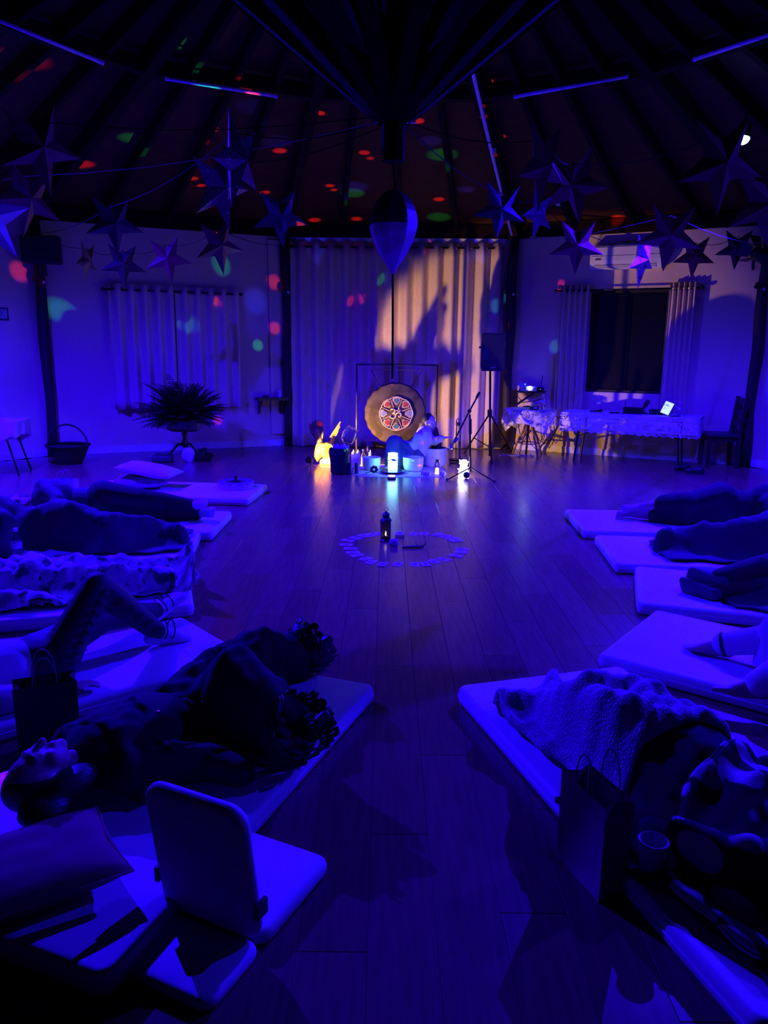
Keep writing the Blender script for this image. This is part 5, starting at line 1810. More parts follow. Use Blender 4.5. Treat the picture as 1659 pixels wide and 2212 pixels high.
def person(label, loc, rz, J, clothes, hair=True, voxel=.011, scale=1.0, hairlong=0):
    t = thing('person', label, 'person', loc, rz)
    t.scale = (scale,) * 3
    V = vols(J)
    blob('body', make(V, 'all', 0), M_SKIN, t, voxel, 3)
    for (nm, groups, infl, mat, extra) in clothes:
        if groups == FEET:
            for g_ in FEET:
                blob(nm.rstrip('s'), make(V, [g_], infl, extra), mat, t, max(voxel, .011), 5)
        else:
            blob(nm, make(V, groups, infl, extra), mat, t, max(voxel, .011), 5)
    if hair:
        A, F = Vector(J['A']).normalized(), Vector(J['F']).normalized()
        F = (F - A * F.dot(A)).normalized()
        S = F.cross(A)
        R = Matrix((S, F, A)).transposed()
        h = Vector(J['head'])
        mb = MB()
        mb.ell(h + R @ Vector((0, -.03, .032)), (.084, .088, .098), R)
        mb.ell(h + R @ Vector((0, -.06, -.02)), (.08, .06, .085), R)
        for (o, r) in (hairlong or ()):
            mb.ell(h + R @ Vector(o), r, R)
        blob('hair', mb, M_HAIR, t, .011, 3)
    return t, V
def cloth(name, c1, c2=None, sc=8, rough=.9, bump=.15, **k):
    return pm(name, c1, c2, sc, rough, bump, **k)
M_GREYTOP = cloth('grey_jersey', (.10, .09, .10), (.075, .07, .078))
M_BLKCL = cloth('black_jersey', (.02, .017, .02), (.012, .01, .012))
M_NAVY = cloth('navy_fleece', (.075, .065, .085), (.05, .043, .06))
M_SOCK = cloth('white_sock', (.72, .7, .7))
M_SHIRT = cloth('white_shirt', (.75, .73, .73))
M_LIGHTTR = cloth('pale_linen', (.66, .63, .62), (.58, .55, .55))
M_DKBLANKET = cloth('dark_blanket', (.07, .062, .075), (.05, .045, .055), 5)
M_DKBLANKET2 = cloth('charcoal_blanket', (.045, .04, .05), (.03, .027, .034), 5)
M_STRIPED = pm('striped_knit', (.06, .05, .06), (.022, .019, .023), 9, .9, .2, tex='wave')
M_LEGG = pm('printed_legging', (.05, .04, .045), (.03, .025, .03), 9, .7, .05)

def rel(t_loc, rz, w):
    return RZ(-rz) @ (Vector(w) - Vector(t_loc))

# --- blanket: cloth sheet settled over body volumes
def sheet(name, label, cat, mat, frame_loc, rz, V, corners, nx=70, ny=46, base=.004, wr=.012, settle=45, seed=0, floor_edge=None, lift=.012, ruff=0.0, scale=1.0, part='cloth', sag_edge=0.0, ragged=.02, parent=None):
    """corners: local xy of the four corners (feet-far, head-far, head-near, feet-near)"""
    c = [np.array(p, float) for p in corners]
    u = np.linspace(0, 1, nx)[:, None]; v = np.linspace(0, 1, ny)[None, :]
    X = (1 - u) * (1 - v) * c[0][0] + u * (1 - v) * c[1][0] + u * v * c[2][0] + (1 - u) * v * c[3][0]
    Y = (1 - u) * (1 - v) * c[0][1] + u * (1 - v) * c[1][1] + u * v * c[2][1] + (1 - u) * v * c[3][1]
    rs = np.random.RandomState(seed)
    ph = rs.rand(12) * 6.28
    eu = np.minimum(u, 1 - u) * np.ones_like(X); ev = np.minimum(v, 1 - v) * np.ones_like(X)
    edge = np.exp(-np.minimum(eu * 8, ev * 5) * 1.5)
    X = X + edge * ragged * (np.sin(Y * 14 + ph[0]) + .6 * np.sin(Y * 31 + ph[1]))
    Y = Y + edge * ragged * (np.sin(X * 11 + ph[2]) + .6 * np.sin(X * 27 + ph[3]))
    B = np.full_like(X, base)
    for it in V:
        if it[1] == 'ell':
            cc, r = it[2], it[3]
            if len(it) > 4 and it[4] is not None:
                R = it[4]
                r = tuple(math.sqrt(sum((R[i][j] * it[3][j]) ** 2 for j in range(3))) for i in range(3))
            q = 1 - ((X - cc.x) / r[0]) ** 2 - ((Y - cc.y) / r[1]) ** 2
            B = np.maximum(B, np.where(q > 0, cc.z + r[2] * np.sqrt(np.maximum(q, 0)), 0))
        else:
            a, b, ra, rb = it[2], it[3], it[4], it[5]
            for k_ in range(13):
                f = k_ / 12
                p = a.lerp(b, f); r = ra + (rb - ra) * f
                q = r * r - (X - p.x) ** 2 - (Y - p.y) ** 2
                B = np.maximum(B, np.where(q > 0, p.z + np.sqrt(np.maximum(q, 0)), 0))
    Z = B + lift
    for _ in range(settle):
        Zp = np.pad(Z, 1, mode='edge')
        bl = (Zp[:-2, 1:-1] + Zp[2:, 1:-1] + Zp[1:-1, :-2] + Zp[1:-1, 2:]) / 4
        Z = np.maximum(B + lift, bl - .0006)
    # folds run down from the high places
    fold = (np.sin(X * 23 + 9 * Y + ph[4] + 2 * np.sin(Y * 7 + ph[5])) * .5 + .5) ** 2 * .6 + (np.sin(Y * 29 - 11 * X + ph[6] + 2 * np.sin(X * 6 + ph[7])) * .5 + .5) ** 3 * .6
    fold += (np.sin(X * 53 + 31 * Y + ph[8]) * np.sin(Y * 47 - 20 * X + ph[9])) * .3
    amt = wr * (.35 + np.clip((Z - base - .03) / .12, 0, 1.0))
    Z = Z + fold * amt
    if ruff:
        Z = Z + ruff * (rs.rand(*Z.shape) - .3)
        X = X + ruff * (rs.rand(*Z.shape) - .5); Y = Y + ruff * (rs.rand(*Z.shape) - .5)
    Z = np.where(edge > .97, np.minimum(Z, np.maximum(B + lift * .6, base + .012 + fold * .012)), Z)
    if floor_edge is not None:
        Z = floor_edge(X, Y, Z)
    vs = [(X[i, j], Y[i, j], Z[i, j]) for i in range(nx) for j in range(ny)]
    fs = [(i * ny + j, (i + 1) * ny + j, (i + 1) * ny + j + 1, i * ny + j + 1) for i in range(nx - 1) for j in range(ny - 1)]
    if parent is not None:
        t = parent
    else:
        t = thing(name, label, cat, frame_loc, rz)
        t.scale = (scale,) * 3
    o = MB().add(vs, fs).build(part, mat, t, smooth=True)
    sm = o.modifiers.new('thick', 'SOLIDIFY')
    sm.thickness = .009
    sm.offset = 1
    # rolled hem on the feet and near edges
    hem = [vs[0 * ny + j] for j in range(ny)]
    hem2 = [vs[i * ny + ny - 1] for i in range(nx)]
    MB().tube([(p[0], p[1], p[2] + .006) for p in hem], .007, 5).build('hem', mat, t, smooth=True)
    MB().tube([(p[0], p[1], p[2] + .006) for p in hem2], .007, 5).build('hem', mat, t, smooth=True)
    return t

# L1: grey top, black trousers, white socks
loc = mL1.P(.16 + .93, -.03)
J = side_pose(1)
J.update(knL=(.42, -.06, .22), knR=(.44, -.02, .08), anL=(.82, .02, .14), toeL=(.93, -.08, .2), anR=(.86, .06, .06), toeR=(.97, -.03, .09))
person('person in grey top, black trousers and white socks lying on one side', loc, mL1.rz, J,
       [('grey_top', TORSO + ARMS + ['pelvis'], .016, M_GREYTOP, ()), ('trousers', LEGS, .02, M_BLKCL, ()), ('socks', FEET, .007, M_SOCK, ())])
# L2: whole body under a plain dark blanket
loc = mL2.P(.1 + .95, .02)
JL2 = side_pose(1)
t, V = person('person asleep on one side under the plain dark blanket on the left', loc, mL2.rz, JL2,
              [('top', TORSO + ARMS, .012, M_NAVY, ()), ('trousers', LEGS, .012, M_BLKCL, ())])
sheet('dark_blanket', 'plain dark blanket heaped over the sleeper on the third left mattress', 'blanket', M_DKBLANKET, loc, mL2.rz, V,
      [(.98, .36), (-.6, .40), (-.62, -.40), (1.0, -.27)], seed=2, wr=.022)
# L3: patterned blanket
M_PATT = pm('patterned_fleece', (.72, .68, .68), (.10, .08, .11), 13, .95, .5, lo=.38, hi=.47, detail=8, bscale=40)
loc = mL3.P(.02 + .93, .02)
JL3 = base_pose()
t, V = person('person lying under the pale patterned blanket', loc, mL3.rz, JL3, [('top', TORSO + ARMS, .012, M_NAVY, ()), ('trousers', LEGS, .012, M_BLKCL, ())])
sheet('patterned_blanket', 'shaggy pale blanket with dark blotches over a sleeper on the left', 'blanket', M_PATT, loc, mL3.rz, V,
      [(.99, .40), (-.66, .42), (-.70, -.43), (.97, -.22)], seed=5, wr=.03, nx=96, ny=64, ruff=.007)
# L4: knee raised, white shirt, printed leggings, striped socks
rz4 = mL4.rz
pel = Vector((-1.60, 3.27, MT))
J = base_pose()
kn = rel(pel, rz4, (-1.375, 3.49, .46 + MT * 0)); an = rel(pel, rz4, (-1.16, 3.68, .16)); toe = rel(pel, rz4, (-1.02, 3.79, .13))
J.update(knR=tuple(kn), anR=tuple(an), toeR=tuple(toe))
an2 = rel(pel, rz4, (-1.27, 4.02, .15)); kn2 = (an2 + Vector((.07, .085, .09))) / 2 + Vector((0, 0.02, .05)); toe2 = rel(pel, rz4, (-1.15, 4.17, .24))
J.update(knL=tuple(kn2), anL=tuple(an2), toeL=tuple(toe2))
t, V = person('person in white shirt and dark printed leggings with one knee raised', pel, rz4, J,
       [('shirt', TORSO + ARMS, .02, M_SHIRT, ()), ('leggings', LEGS, .012, M_LEGG, ()), ('socks', FEET, .008, M_SOCK, ())])
# side stripe of printed letters-like marks along the raised leg, and sock bands
a, k_, n_ = Vector(J['hipR']), Vector(J['knR']), Vector(J['anR'])
M_PRINT = pm('stripe_print', (.12, .10, .11), (.05, .04, .05), 16, .7)
def off_side(p, q, f, r):
    d = (q - p).normalized()
    s = d.cross(Vector((0, 0, 1))).normalized()
    if s.y > 0:
        s = -s
    return p.lerp(q, f) + s * r, d, s
rndp = random.Random(8)
for (p, q, n, r0, r1) in ((a, k_, 8, .112, .074), (k_, n_, 6, .072, .054)):
    for i in range(n):
        f = (i + .6) / n
        c, d, s = off_side(p, q, f, r0 + (r1 - r0) * f)
        u_ = s.cross(d)
        mb = MB()
        rr = Matrix((d, s, u_)).transposed()
        for j_ in range(3):
            mb.box(c + d * (.01 * (j_ - 1)) , (.006, .006, .04 + .02 * rndp.random()), rr)
        mb.box(c + u_ * .016 * rndp.choice((-1, 1)), (.03, .006, .008), rr)
        mb.build('printed_mark', M_PRINT, t)
for (p, q) in ((Vector(J['anR']), Vector(J['toeR'])), (Vector(J['anL']), Vector(J['toeL']))):
    for f in (.2, .42):
        c = p.lerp(q, f) + Vector((0, 0, .006))
        d = (q - p).normalized()
        s = d.cross(Vector((0, 0, 1))).normalized(); u_ = s.cross(d)
        MB().tube([c + s * .05 * math.cos(w) + u_ * .05 * math.sin(w) for w in [2 * pi * i / 18 for i in range(19)]], .004, 5, caps=False).build('sock_band', M_BLKCL, t)

# L5: the person in black with ruffled hems, face up
hd = Vector((-1.11, 2.25, MT))
ax = Vector((.55, .835, 0)).normalized()
rz5 = math.atan2(ax.y, ax.x)
sc5 = .95
pel = Vector((hd.x, hd.y, MT)) + ax * .70 * sc5
J = base_pose()
def r5(w):
    q = rel(pel, rz5, w) / sc5
    return tuple(q)
kn2, an2 = r5((-.56, 2.73, .33)), r5((-.345, 2.61, .17))
J.update(knR=kn2, anR=an2, toeR=r5((-.27, 2.56, .27)))
J.update(knL=(.40, .06, .16), anL=r5((-.40, 3.33, .16)), toeL=r5((-.30, 3.42, .25)))
J.update(elR=(-.22, -.30, .06), wrR=r5((-.50, 2.42, .13)), hdR=(.9, .1, 0))
J.update(head=(-.715, 0, .155), neck=(-.565, 0, .12))
hip = Vector((.06, 0, .1))
ext = [('x', 'cap', Vector((.06, .06, .1)), Vector(J['knL']), .125, .10), ('x', 'cap', Vector(J['knL']), Vector(J['anL']) + Vector((0, 0, .02)), .10, .105),
       ('x', 'cap', Vector((.06, -.08, .1)), Vector(J['knR']), .125, .095), ('x', 'cap', Vector(J['knR']), Vector(J['anR']), .1, .1),
       ('x', 'cap', Vector(J['knR']) * .5 + Vector(J['knL']) * .5 - Vector((0, 0, .09)), Vector(J['anR']) * .6 + Vector(J['knL']) * .4, .09, .07)]
t, V = person('person in black wide trousers with ruffled hems lying face up, nearest left', pel, rz5, J,
              [('black_top', TORSO + ARMS + ['pelvis'], .03, M_BLKCL, [('chest', 'ell', Vector((-.3, 0, .15)), (.22, .17, .07))]),
               ('wide_trousers', ['pelvis', 'x'], .012, M_BLKCL, ext), ('shoes', FEET, .012, M_BLACK, ())], voxel=.008, scale=sc5,
              hairlong=[((0, -.085, -.03), (.1, .05, .12)), ((.09, -.04, -.06), (.06, .06, .12)), ((.10, -.07, .05), (.07, .05, .09))])
sheet(None, None, None, M_BLKCL, None, 0, V + ext, [(J['anL'][0] - .02, J['anL'][1] + .14), (-.30, .24), (-.34, -.27), (J['anR'][0] - .02, J['anR'][1] - .13)], seed=31, wr=.02, nx=64, ny=56, settle=14, lift=.02, ragged=.015, part='dress_drape', parent=t)
sheet(None, None, None, M_BLKCL, None, 0, V, [(.05, .26), (-.50, .24), (-.50, -.26), (.02, -.30)], seed=33, wr=.014, nx=40, ny=40, settle=10, lift=.028, ragged=.012, part='cardigan_front', parent=t)
M_RUFF = pm('ruffle_satin', (.10, .09, .11), (.03, .026, .032), 16, .35, .2)
rnd = random.Random(21)
for (an_, up_) in ((Vector(J['anL']), (Vector(J['toeL']) - Vector(J['anL'])).normalized()), (Vector(J['anR']), (Vector(J['toeR']) - Vector(J['anR'])).normalized())):
    far = up_
    for i in range(72):
        a = 2 * pi * i / 17.3
        s = far.cross(Vector((.3, .9, .1))).normalized(); w2 = s.cross(far)
        c = an_ + far * (-.02 + .13 * (i / 72) + .02 * rnd.random()) + (s * math.cos(a) + w2 * math.sin(a)) * (.105 + .02 * rnd.random()) 
        tdir = (-s * math.sin(a) + w2 * math.cos(a))
        out = (s * math.cos(a) + w2 * math.sin(a))
        k1 = rnd.uniform(.02, .038)
        P = [c - tdir * k1, c + out * .012 - tdir * k1 * .3 + far * .02, c + tdir * k1, c + far * .045 + tdir * k1 * .6 + out * .018, c + far * .05 + out * rnd.uniform(.0, .03), c + far * .045 - tdir * k1 * .7 + out * .014]
        P = [Vector((q.x, q.y, max(q.z, .004))) for q in P]
        vs = P + [q - out * .003 for q in P]
        n = 6
        MB().add(vs, [tuple(range(n)), tuple(range(n, 2 * n))[::-1]] + [(q, (q + 1) % n, n + (q + 1) % n, n + q) for q in range(n)]).build('ruffle', M_RUFF, t)
# buttons / sequins that catch light
for (x, y, z) in ((-.28, -.10, .235), (-.08, -.13, .20), (-.12, -.08, .215), (-.5, .12, .16), (.02, .02, .22)):
    MB().ell((x, y, z), (.006, .006, .004), n=8, m=5).build('button', pm('silver_button', (.7, .7, .75), None, 9, .2, metal=.8), t)
# pillow beside the head
def pillow(lab, loc, rz, w, l, h, mat, tilt=(0, 0), sq=.4, name='pillow'):
    t = thing(name, lab, 'pillow', loc, rz)
    t.rotation_euler = (tilt[0], tilt[1], rz)
    n = 26
    vs, fs = [], []
    for side_ in (1, -1):
        for i in range(n + 1):
            for j in range(n + 1):
                a, b = -1 + 2 * i / n, -1 + 2 * j / n
                e = (1 - abs(a) ** 2.6) * (1 - abs(b) ** 2.6)
                pin = 1 - .07 * (1 - abs(a)) * abs(b) ** 2 * 1 - .0
                pin2 = 1 - .07 * (1 - abs(b)) * abs(a) ** 2
                z = h / 2 * max(e, 0) ** sq * side_
                z += .008 * mnoise.noise(Vector((a * 3 + loc[0], b * 3, side_ * 2))) * e
                vs.append((a * w / 2 * pin2, b * l / 2 * pin, z + h / 2))
    m = (n + 1) ** 2
    for s_ in range(2):
        for i in range(n):
            for j in range(n):
                q = s_ * m + i * (n + 1) + j
                f = (q, q + n + 1, q + n + 2, q + 1)
                fs.append(f if s_ == 0 else f[::-1])
    MB().add(vs, fs).build('cover', mat, t, smooth=True)
    pts = [(a * w / 2, b * l / 2, h / 2) for (a, b) in ((-1, -1), (-.5, -.965), (0, -.95), (.5, -.965), (1, -1), (.965, -.5), (.95, 0), (.965, .5), (1, 1), (.5, .965), (0, .95), (-.5, .965), (-1, 1), (-.965, .5), (-.95, 0), (-.965, -.5), (-1, -1))]
    MB().tube(pts, .006, 5, caps=False).build('piping', mat, t, smooth=True)
    return t
M_PILR = cloth('rust_pillow', (.30, .13, .09), (.24, .10, .07), 6)
M_PIL2 = cloth('pale_pillow', (.62, .55, .5), (.52, .46, .42), 12)
M_PIL3 = cloth('mauve_pillow', (.34, .26, .27), (.22, .17, .18), 14)
pc = G(95, 1845, MT + .1)
pillow('rust-coloured pillow at the head of the nearest left mattress', Vector((pc.x - .10, pc.y - .05, MT + .004)), .62, .62, .36, .12, M_PILR)

# L0 items: two stacked pillows, a paper, a candle dish
p0 = G(283, 1060, MT)
pl_ = pillow('speckled mauve pillow lying flat under the pale pillow', Vector((p0.x + .06, p0.y + .2, MT + .003)), .15, .58, .40, .14, M_PIL3)
pillow('pale pillow on top of the mauve one, slumped to the right', Vector((p0.x + .14, p0.y + .2, MT + .137)), -.1, .60, .42, .12, M_PIL2, tilt=(0, .16))
p0 = G(353, 1053, MT)
o = MB().pad(.21, .15, .002, .003, .0008).build('paper_sheet', pm('paper', (.8, .8, .8), None, 30, .7))
o.location = (p0.x, p0.y, MT + .0005); o.rotation_euler = (0, 0, .4)
tag(o, 'white sheet of paper lying on the empty left mattress', 'paper')
p0 = G(507, 1056, MT)
t = thing('candle_dish', 'round glass dish ringed with small cups on the empty mattress', 'dish', Vector((p0.x, p0.y + .08, MT + .001)))
R_ = 39 / FPX * p0.y
M_DISH = pm('dish_glass', (.62, .55, .55), None, 9, .25)
MB().lathe([(0, 0), (R_ * .96, 0), (R_, .02), (R_, .05), (R_ * .95, .05), (R_ * .94, .02), (0, .015)], 36).build('dish_body', M_DISH, t, smooth='auto')
for i in range(13):
    a = 2 * pi * i / 13
    MB().lathe([(0, .0), (.034, .0), (.04, .05), (.034, .05), (.03, .01), (0, .01)], 12, (R_ * .82 * math.cos(a), R_ * .82 * math.sin(a), .02)).build('cup', M_DISH, t, smooth='auto')
    MB().box((R_ * .6 * math.cos(a), R_ * .6 * math.sin(a), .062), (R_ * .5, .045, .006), RZ(a)).build('leaf_slat', pm('dark_slat', (.12, .09, .1), None, 9, .5), t)
MB().lathe([(.0, .02), (.05, .02), (.05, .06), (.02, .075), (.012, .13), (0, .132)], 12).build('handle_knob', M_BLACK, t, smooth='auto')

# R1: barefoot side sleeper seen from behind
loc = mR1.P(.42 + .93, -.02)
J = side_pose(-1)
J['F'] = (0, 1, 0)
person('barefoot person in black lying on one side with back to the camera', loc, mR1.rz, J,
       [('black_top', TORSO + ARMS, .018, M_BLKCL, ()), ('trousers', ['pelvis', 'thighL', 'thighR'], .03, M_BLKCL, [('pelvis', 'cap', Vector(J['knL']), Vector(J['knL']).lerp(Vector(J['anL']), .45), .075, .07), ('pelvis', 'cap', Vector(J['knR']), Vector(J['knR']).lerp(Vector(J['anR']), .45), .075, .07)])])
# R2: dark blanket
loc = mR2.P(.40 + .95, -.02)
JR2 = side_pose(-1)
t, V = person('person lying on one side under the charcoal blanket on the right', loc, mR2.rz, JR2,
              [('top', TORSO + ARMS, .012, M_NAVY, ()), ('trousers', LEGS, .012, M_BLKCL, ())])
sheet('charcoal_blanket', 'charcoal blanket covering the sleeper on the second right mattress', 'blanket', M_DKBLANKET2, loc, mR2.rz, V,
      [(.97, .34), (-.62, .38), (-.62, -.38), (.99, -.20)], seed=7, wr=.02)
# R3: dark clothes, striped knit
loc = mR3.P(.30 + .95, -.12)
J = side_pose(1)
t, V = person('person in dark clothes and striped knit lying on the third right mattress', loc, mR3.rz, J,
       [('striped_knit', TORSO + ARMS + ['pelvis'], .024, M_STRIPED, ()), ('trousers', LEGS, .03, M_BLKCL, ()), ('socks', FEET, .014, M_NAVY, ())])
sheet('dark_shawl', 'dark shawl draped over the legs of the striped-knit sleeper', 'blanket', M_DKBLANKET2, loc, mR3.rz, V,
      [(.72, .26), (-.1, .28), (-.12, -.22), (.66, -.12)], seed=9, wr=.022, nx=46, ny=34)
# R4: pale trousers, bare feet with anklet
loc = mR4.P(.42 + .93, -.12)
J = base_pose()
J.update(knL=(.46, -.10, .2), anL=(.84, -.04, .07), toeL=(1.0, -.02, .06), knR=(.40, .20, .22), anR=(.60, .34, .06), toeR=(.74, .40, .06))
t, V = person('barefoot person in pale trousers with a dark anklet, fourth on the right', loc, mR4.rz, J,
       [('pale_trousers', ['pelvis', 'thighL', 'thighR', 'shinL', 'shinR'], .022, M_LIGHTTR, ()),
        ('top', TORSO + ARMS, .018, M_SHIRT, ())])
sheet('linen_sheet', 'pale linen sheet rumpled over the legs of the fourth right sleeper', 'sheet', M_LIGHTTR, loc, mR4.rz, V,
      [(.74, -.24), (-.5, -.34), (-.5, .38), (.56, .30)], seed=41, wr=.03, nx=60, ny=46, settle=18, lift=.035)
an = Vector(J['anL']); d = (an - Vector(J['knL'])).normalized(); s = d.cross(Vector((0, 0, 1))).normalized(); u_ = s.cross(d)
MB().tube([an - d * .0 + s * .052 * math.cos(w) + u_ * .052 * math.sin(w) for w in [2 * pi * i / 18 for i in range(19)]], .012, 6, caps=False).build('anklet', M_BLACK, t)
# R5: scale-patterned blanket on the legs, black blanket at the hips, oval-print shawl on the chest
ax = Vector((-.50, .866, 0)).normalized()
rz_r5 = math.atan2(ax.y, ax.x)
loc = Vector((.667, 3.02, MT)) - ax * .90
def lp5(x, y, z=.1):
    q = rel(loc, rz_r5, G(x, y, MT + z))
    return (q.x, q.y)
J = base_pose()
J.update(knL=(.42, .11, .22), knR=(.42, -.10, .17), anL=(.80, .06, .045), anR=(.80, -.05, .045), toeL=(.90, .17, .045), toeR=(.90, -.15, .045))
t, V = person('person in black under the scale-patterned blanket, nearest right', loc, rz_r5, J,
       [('black_top', TORSO + ARMS, .018, M_BLKCL, ()), ('long_skirt', ['pelvis', 'thighL', 'thighR', 'x'], .012, M_BLKCL, [('x', 'cap', Vector((.1, 0, .1)), Vector((.42, 0, .1)), .12, .10)])])
V = V + [('x', 'cap', Vector((.1, 0, .1)), Vector((.5, 0, .1)), .17, .16)]
M_SCALE = pm('scale_fleece', (.60, .54, .56), (.30, .25, .28), 75, .95, .6, tex='cells', lo=.02, hi=.2)
sheet('black_blanket', 'plain black blanket over the hips between the scale blanket and the oval shawl', 'blanket', M_BLKCL, loc, rz_r5, V,
      [(.24, -.30), (-.55, -.36), (-.58, .46), (.34, .42)], seed=12, wr=.014, nx=60, ny=52, lift=.004, settle=20)
sheet('scale_blanket', 'pale scale-patterned blanket over the legs on the nearest right mattress', 'blanket', M_SCALE, loc, rz_r5, V,
      [(1.0, -.17), (.08, -.28), (.22, .30), (.98, .17)], seed=4, wr=.03, nx=84, ny=64, settle=24, lift=.04, ragged=.012)
M_OVAL = bpy.data.materials.new('oval_print')
M_OVAL.use_nodes = True
nt = M_OVAL.node_tree
b = nt.nodes['Principled BSDF']; b.inputs['Roughness'].default_value = .9
tcn = nt.nodes.new('ShaderNodeTexCoord')
mpn = nt.nodes.new('ShaderNodeMapping'); mpn.inputs['Scale'].default_value = (5.5, 13, 5); mpn.inputs['Rotation'].default_value = (0, 0, .5)
vo = nt.nodes.new('ShaderNodeTexVoronoi'); vo.inputs['Scale'].default_value = 1.0; vo.inputs['Randomness'].default_value = .4
cr = nt.nodes.new('ShaderNodeValToRGB'); cr.color_ramp.elements[0].position = .44; cr.color_ramp.elements[0].color = (.5, .45, .5, 1); cr.color_ramp.elements[1].position = .48; cr.color_ramp.elements[1].color = (.012, .01, .012, 1)
nt.links.new(tcn.outputs['Object'], mpn.inputs[0]); nt.links.new(mpn.outputs[0], vo.inputs['Vector']); nt.links.new(vo.outputs['Distance'], cr.inputs[0]); nt.links.new(cr.outputs[0], b.inputs['Base Color'])
sheet('oval_print_shawl', 'black shawl printed with pale ovals at the right frame edge', 'shawl', M_OVAL, loc, rz_r5, V,
      [(.06, -.34), (-.7, -.40), (-.7, .44), (-.04, .42)], seed=6, wr=.02, nx=60, ny=60, lift=.035)

# ------------------------------------------------------------------ small things on and between the mattresses
def paper_bag(lab, loc, rz, w, d, h, mat, mouth=True, handles=True, hh=.11):
    t = thing('paper_bag', lab, 'bag', loc, rz)
    th = .0015
    o = MB()
    W_, D_ = w / 2, d / 2
    ins = .012
    vs = [(-W_, -D_, 0), (W_, -D_, 0), (W_, D_, 0), (-W_, D_, 0), (-W_ - .002, -D_, h), (W_ + .002, -D_ - .003, h), (W_ + .002, D_, h), (-W_ - .002, D_ + .003, h)]
    MB().add(vs, [(3, 2, 1, 0), (0, 1, 5, 4), (2, 3, 7, 6)]).build('bag_shell', mat, t)
    for s in (-1, 1):
        x = s * W_
        MB().add([(x, -D_, 0), (x, D_, 0), (x - s * ins * .3, 0, .02), (x, -D_, h), (x, D_, h), (x - s * d * .22, 0, h)], [(0, 2, 5, 3), (2, 1, 4, 5)]).build('gusset', mat, t)
    if handles:
        for s in (-1, 1):
            pts = [(w * .2 * math.cos(a), s * D_ * .96, h - .03 + (hh + .03) * math.sin(a) ** .8) for a in [pi * i / 14 for i in range(15)]]
            MB().tube(pts, .0028, 6).build('handle', pm('twisted_paper', (.45, .38, .33), None, 60, .7), t, smooth=True)
            MB().box((0, s * (D_ - .002), h - .03), (w * .5, .002, .05)).build('handle_patch', mat, t)
    return t
M_KRAFT = pm('kraft_paper', (.42, .28, .26), (.35, .23, .2), 14, .8, .05)
M_KRAFTD = pm('dark_kraft', (.11, .075, .06), (.08, .055, .045), 14, .8, .05)
M_WBAG = pm('white_bag_paper', (.6, .56, .58), None, 14, .7)
# right bag, standing against the mattress edge
q0, q1 = G(1222, 1850), G(1315, 1950)
dv = (q1 - q0); rzb = math.atan2(dv.y, dv.x)
nrm = Vector((-dv.y, dv.x, 0)).normalized()
cb = (q0 + q1) / 2 + nrm * .05
paper_bag('tall kraft paper bag standing beside the nearest right mattress', Vector((cb.x - .03, cb.y, 0)), rzb, dv.length, .1, .31, M_KRAFT)
# left bag
q0, q1 = G(38, 1645, .0), G(172, 1625, .0)
dv = q1 - q0
paper_bag('dark paper bag with round handles standing between two left mattresses', Vector(((q0.x + q1.x) / 2 - .02, (q0.y + q1.y) / 2 + .06, 0)), math.atan2(dv.y, dv.x) + .12, dv.length, .1, .30, M_KRAFTD)
# white bag at the back left
q0 = G(100, 1092)
paper_bag('small pale paper bag behind the sleeper in grey top', Vector((q0.x + .02, q0.y + .42, 0)), -.1, .26, .12, .2, M_WBAG, hh=.09)
t = thing('face_towel', 'crumpled white towel near the head of the grey-topped sleeper', 'towel', mL1.P(1.60, .30))
mb = MB()
for i in range(9):
    mb.ell((.05 * math.cos(i * 2.1) * (i % 3) / 2, .05 * math.sin(i * 2.1) * (i % 3) / 2, .04 + .012 * i), (.045, .04, .03))
blob('towel_cloth', mb, M_SHIRT, t, .011, 2)
bottle(mL2.P(1.18, -.40), .25, 'clear water bottle standing beside the plain dark blanket', .034)
bottle(mR1.P(1.15, .55, 0), .24, 'water bottle behind the barefoot side sleeper on the right', .033)
# pale cup behind the right bag
t = thing('paper_cup', 'pale paper cup standing behind the tall kraft bag', 'cup', G(1405, 1886, MT))
MB().lathe([(0, 0), (.03, 0), (.042, .11), (.038, .11), (.027, .006), (0, .006)], 20).build('cup_wall', M_WBAG, t, smooth='auto')
MB().tube([(.042 * math.cos(a), .042 * math.sin(a), .11) for a in [2 * pi * i / 20 for i in range(21)]], .003, 5, caps=False).build('rolled_rim', M_WBAG, t)

# ------------------------------------------------------------------ folding floor chair
M_CHAIRF = pm('floor_chair_cover', (.74, .72, .74), (.68, .66, .68), 12, .7, .06)
# hinge line on the floor: right end at px (575, 2018), left end at px (400, 1945)
h0 = G(575, 2018, .05)
sd_ = Vector((.43, .9, 0)).normalized()       # forwards, the way a sitter faces
ac_ = Vector((-sd_.y, sd_.x, 0))              # across, to the left
wd = .33
seat_c = h0 + ac_ * wd / 2
t = thing('floor_chair', 'white padded folding floor chair in the foreground', 'floor chair', Vector((seat_c.x, seat_c.y, 0)), math.atan2(sd_.y, sd_.x))
fl, bk = .34, .225
MB().pad(fl + .03, wd, .05, .045, .02, (fl / 2 + .005, 0, 0)).build('seat', M_CHAIRF, t, smooth='auto')
MB().pad(bk, wd, .04, .04, .018, (-bk / 2 - .018, 0, 0)).build('rear_pad', M_CHAIRF, t, smooth='auto')
bh3 = .43
mb = MB().pad(bh3, wd, .042, .06, .02)
mb.v = [tuple(RY(-pi / 2 - .14) @ (Vector(p_) + Vector((bh3 / 2, 0, -.021))) + Vector((-.012, 0, .04))) for p_ in mb.v]
mb.build('backrest', M_CHAIRF, t, smooth='auto')
for s in (-1, 1):
    MB().box((-.025, s * (wd / 2 + .004), .15), (.045, .012, .045)).build('hinge_strap', M_BLACK, t)

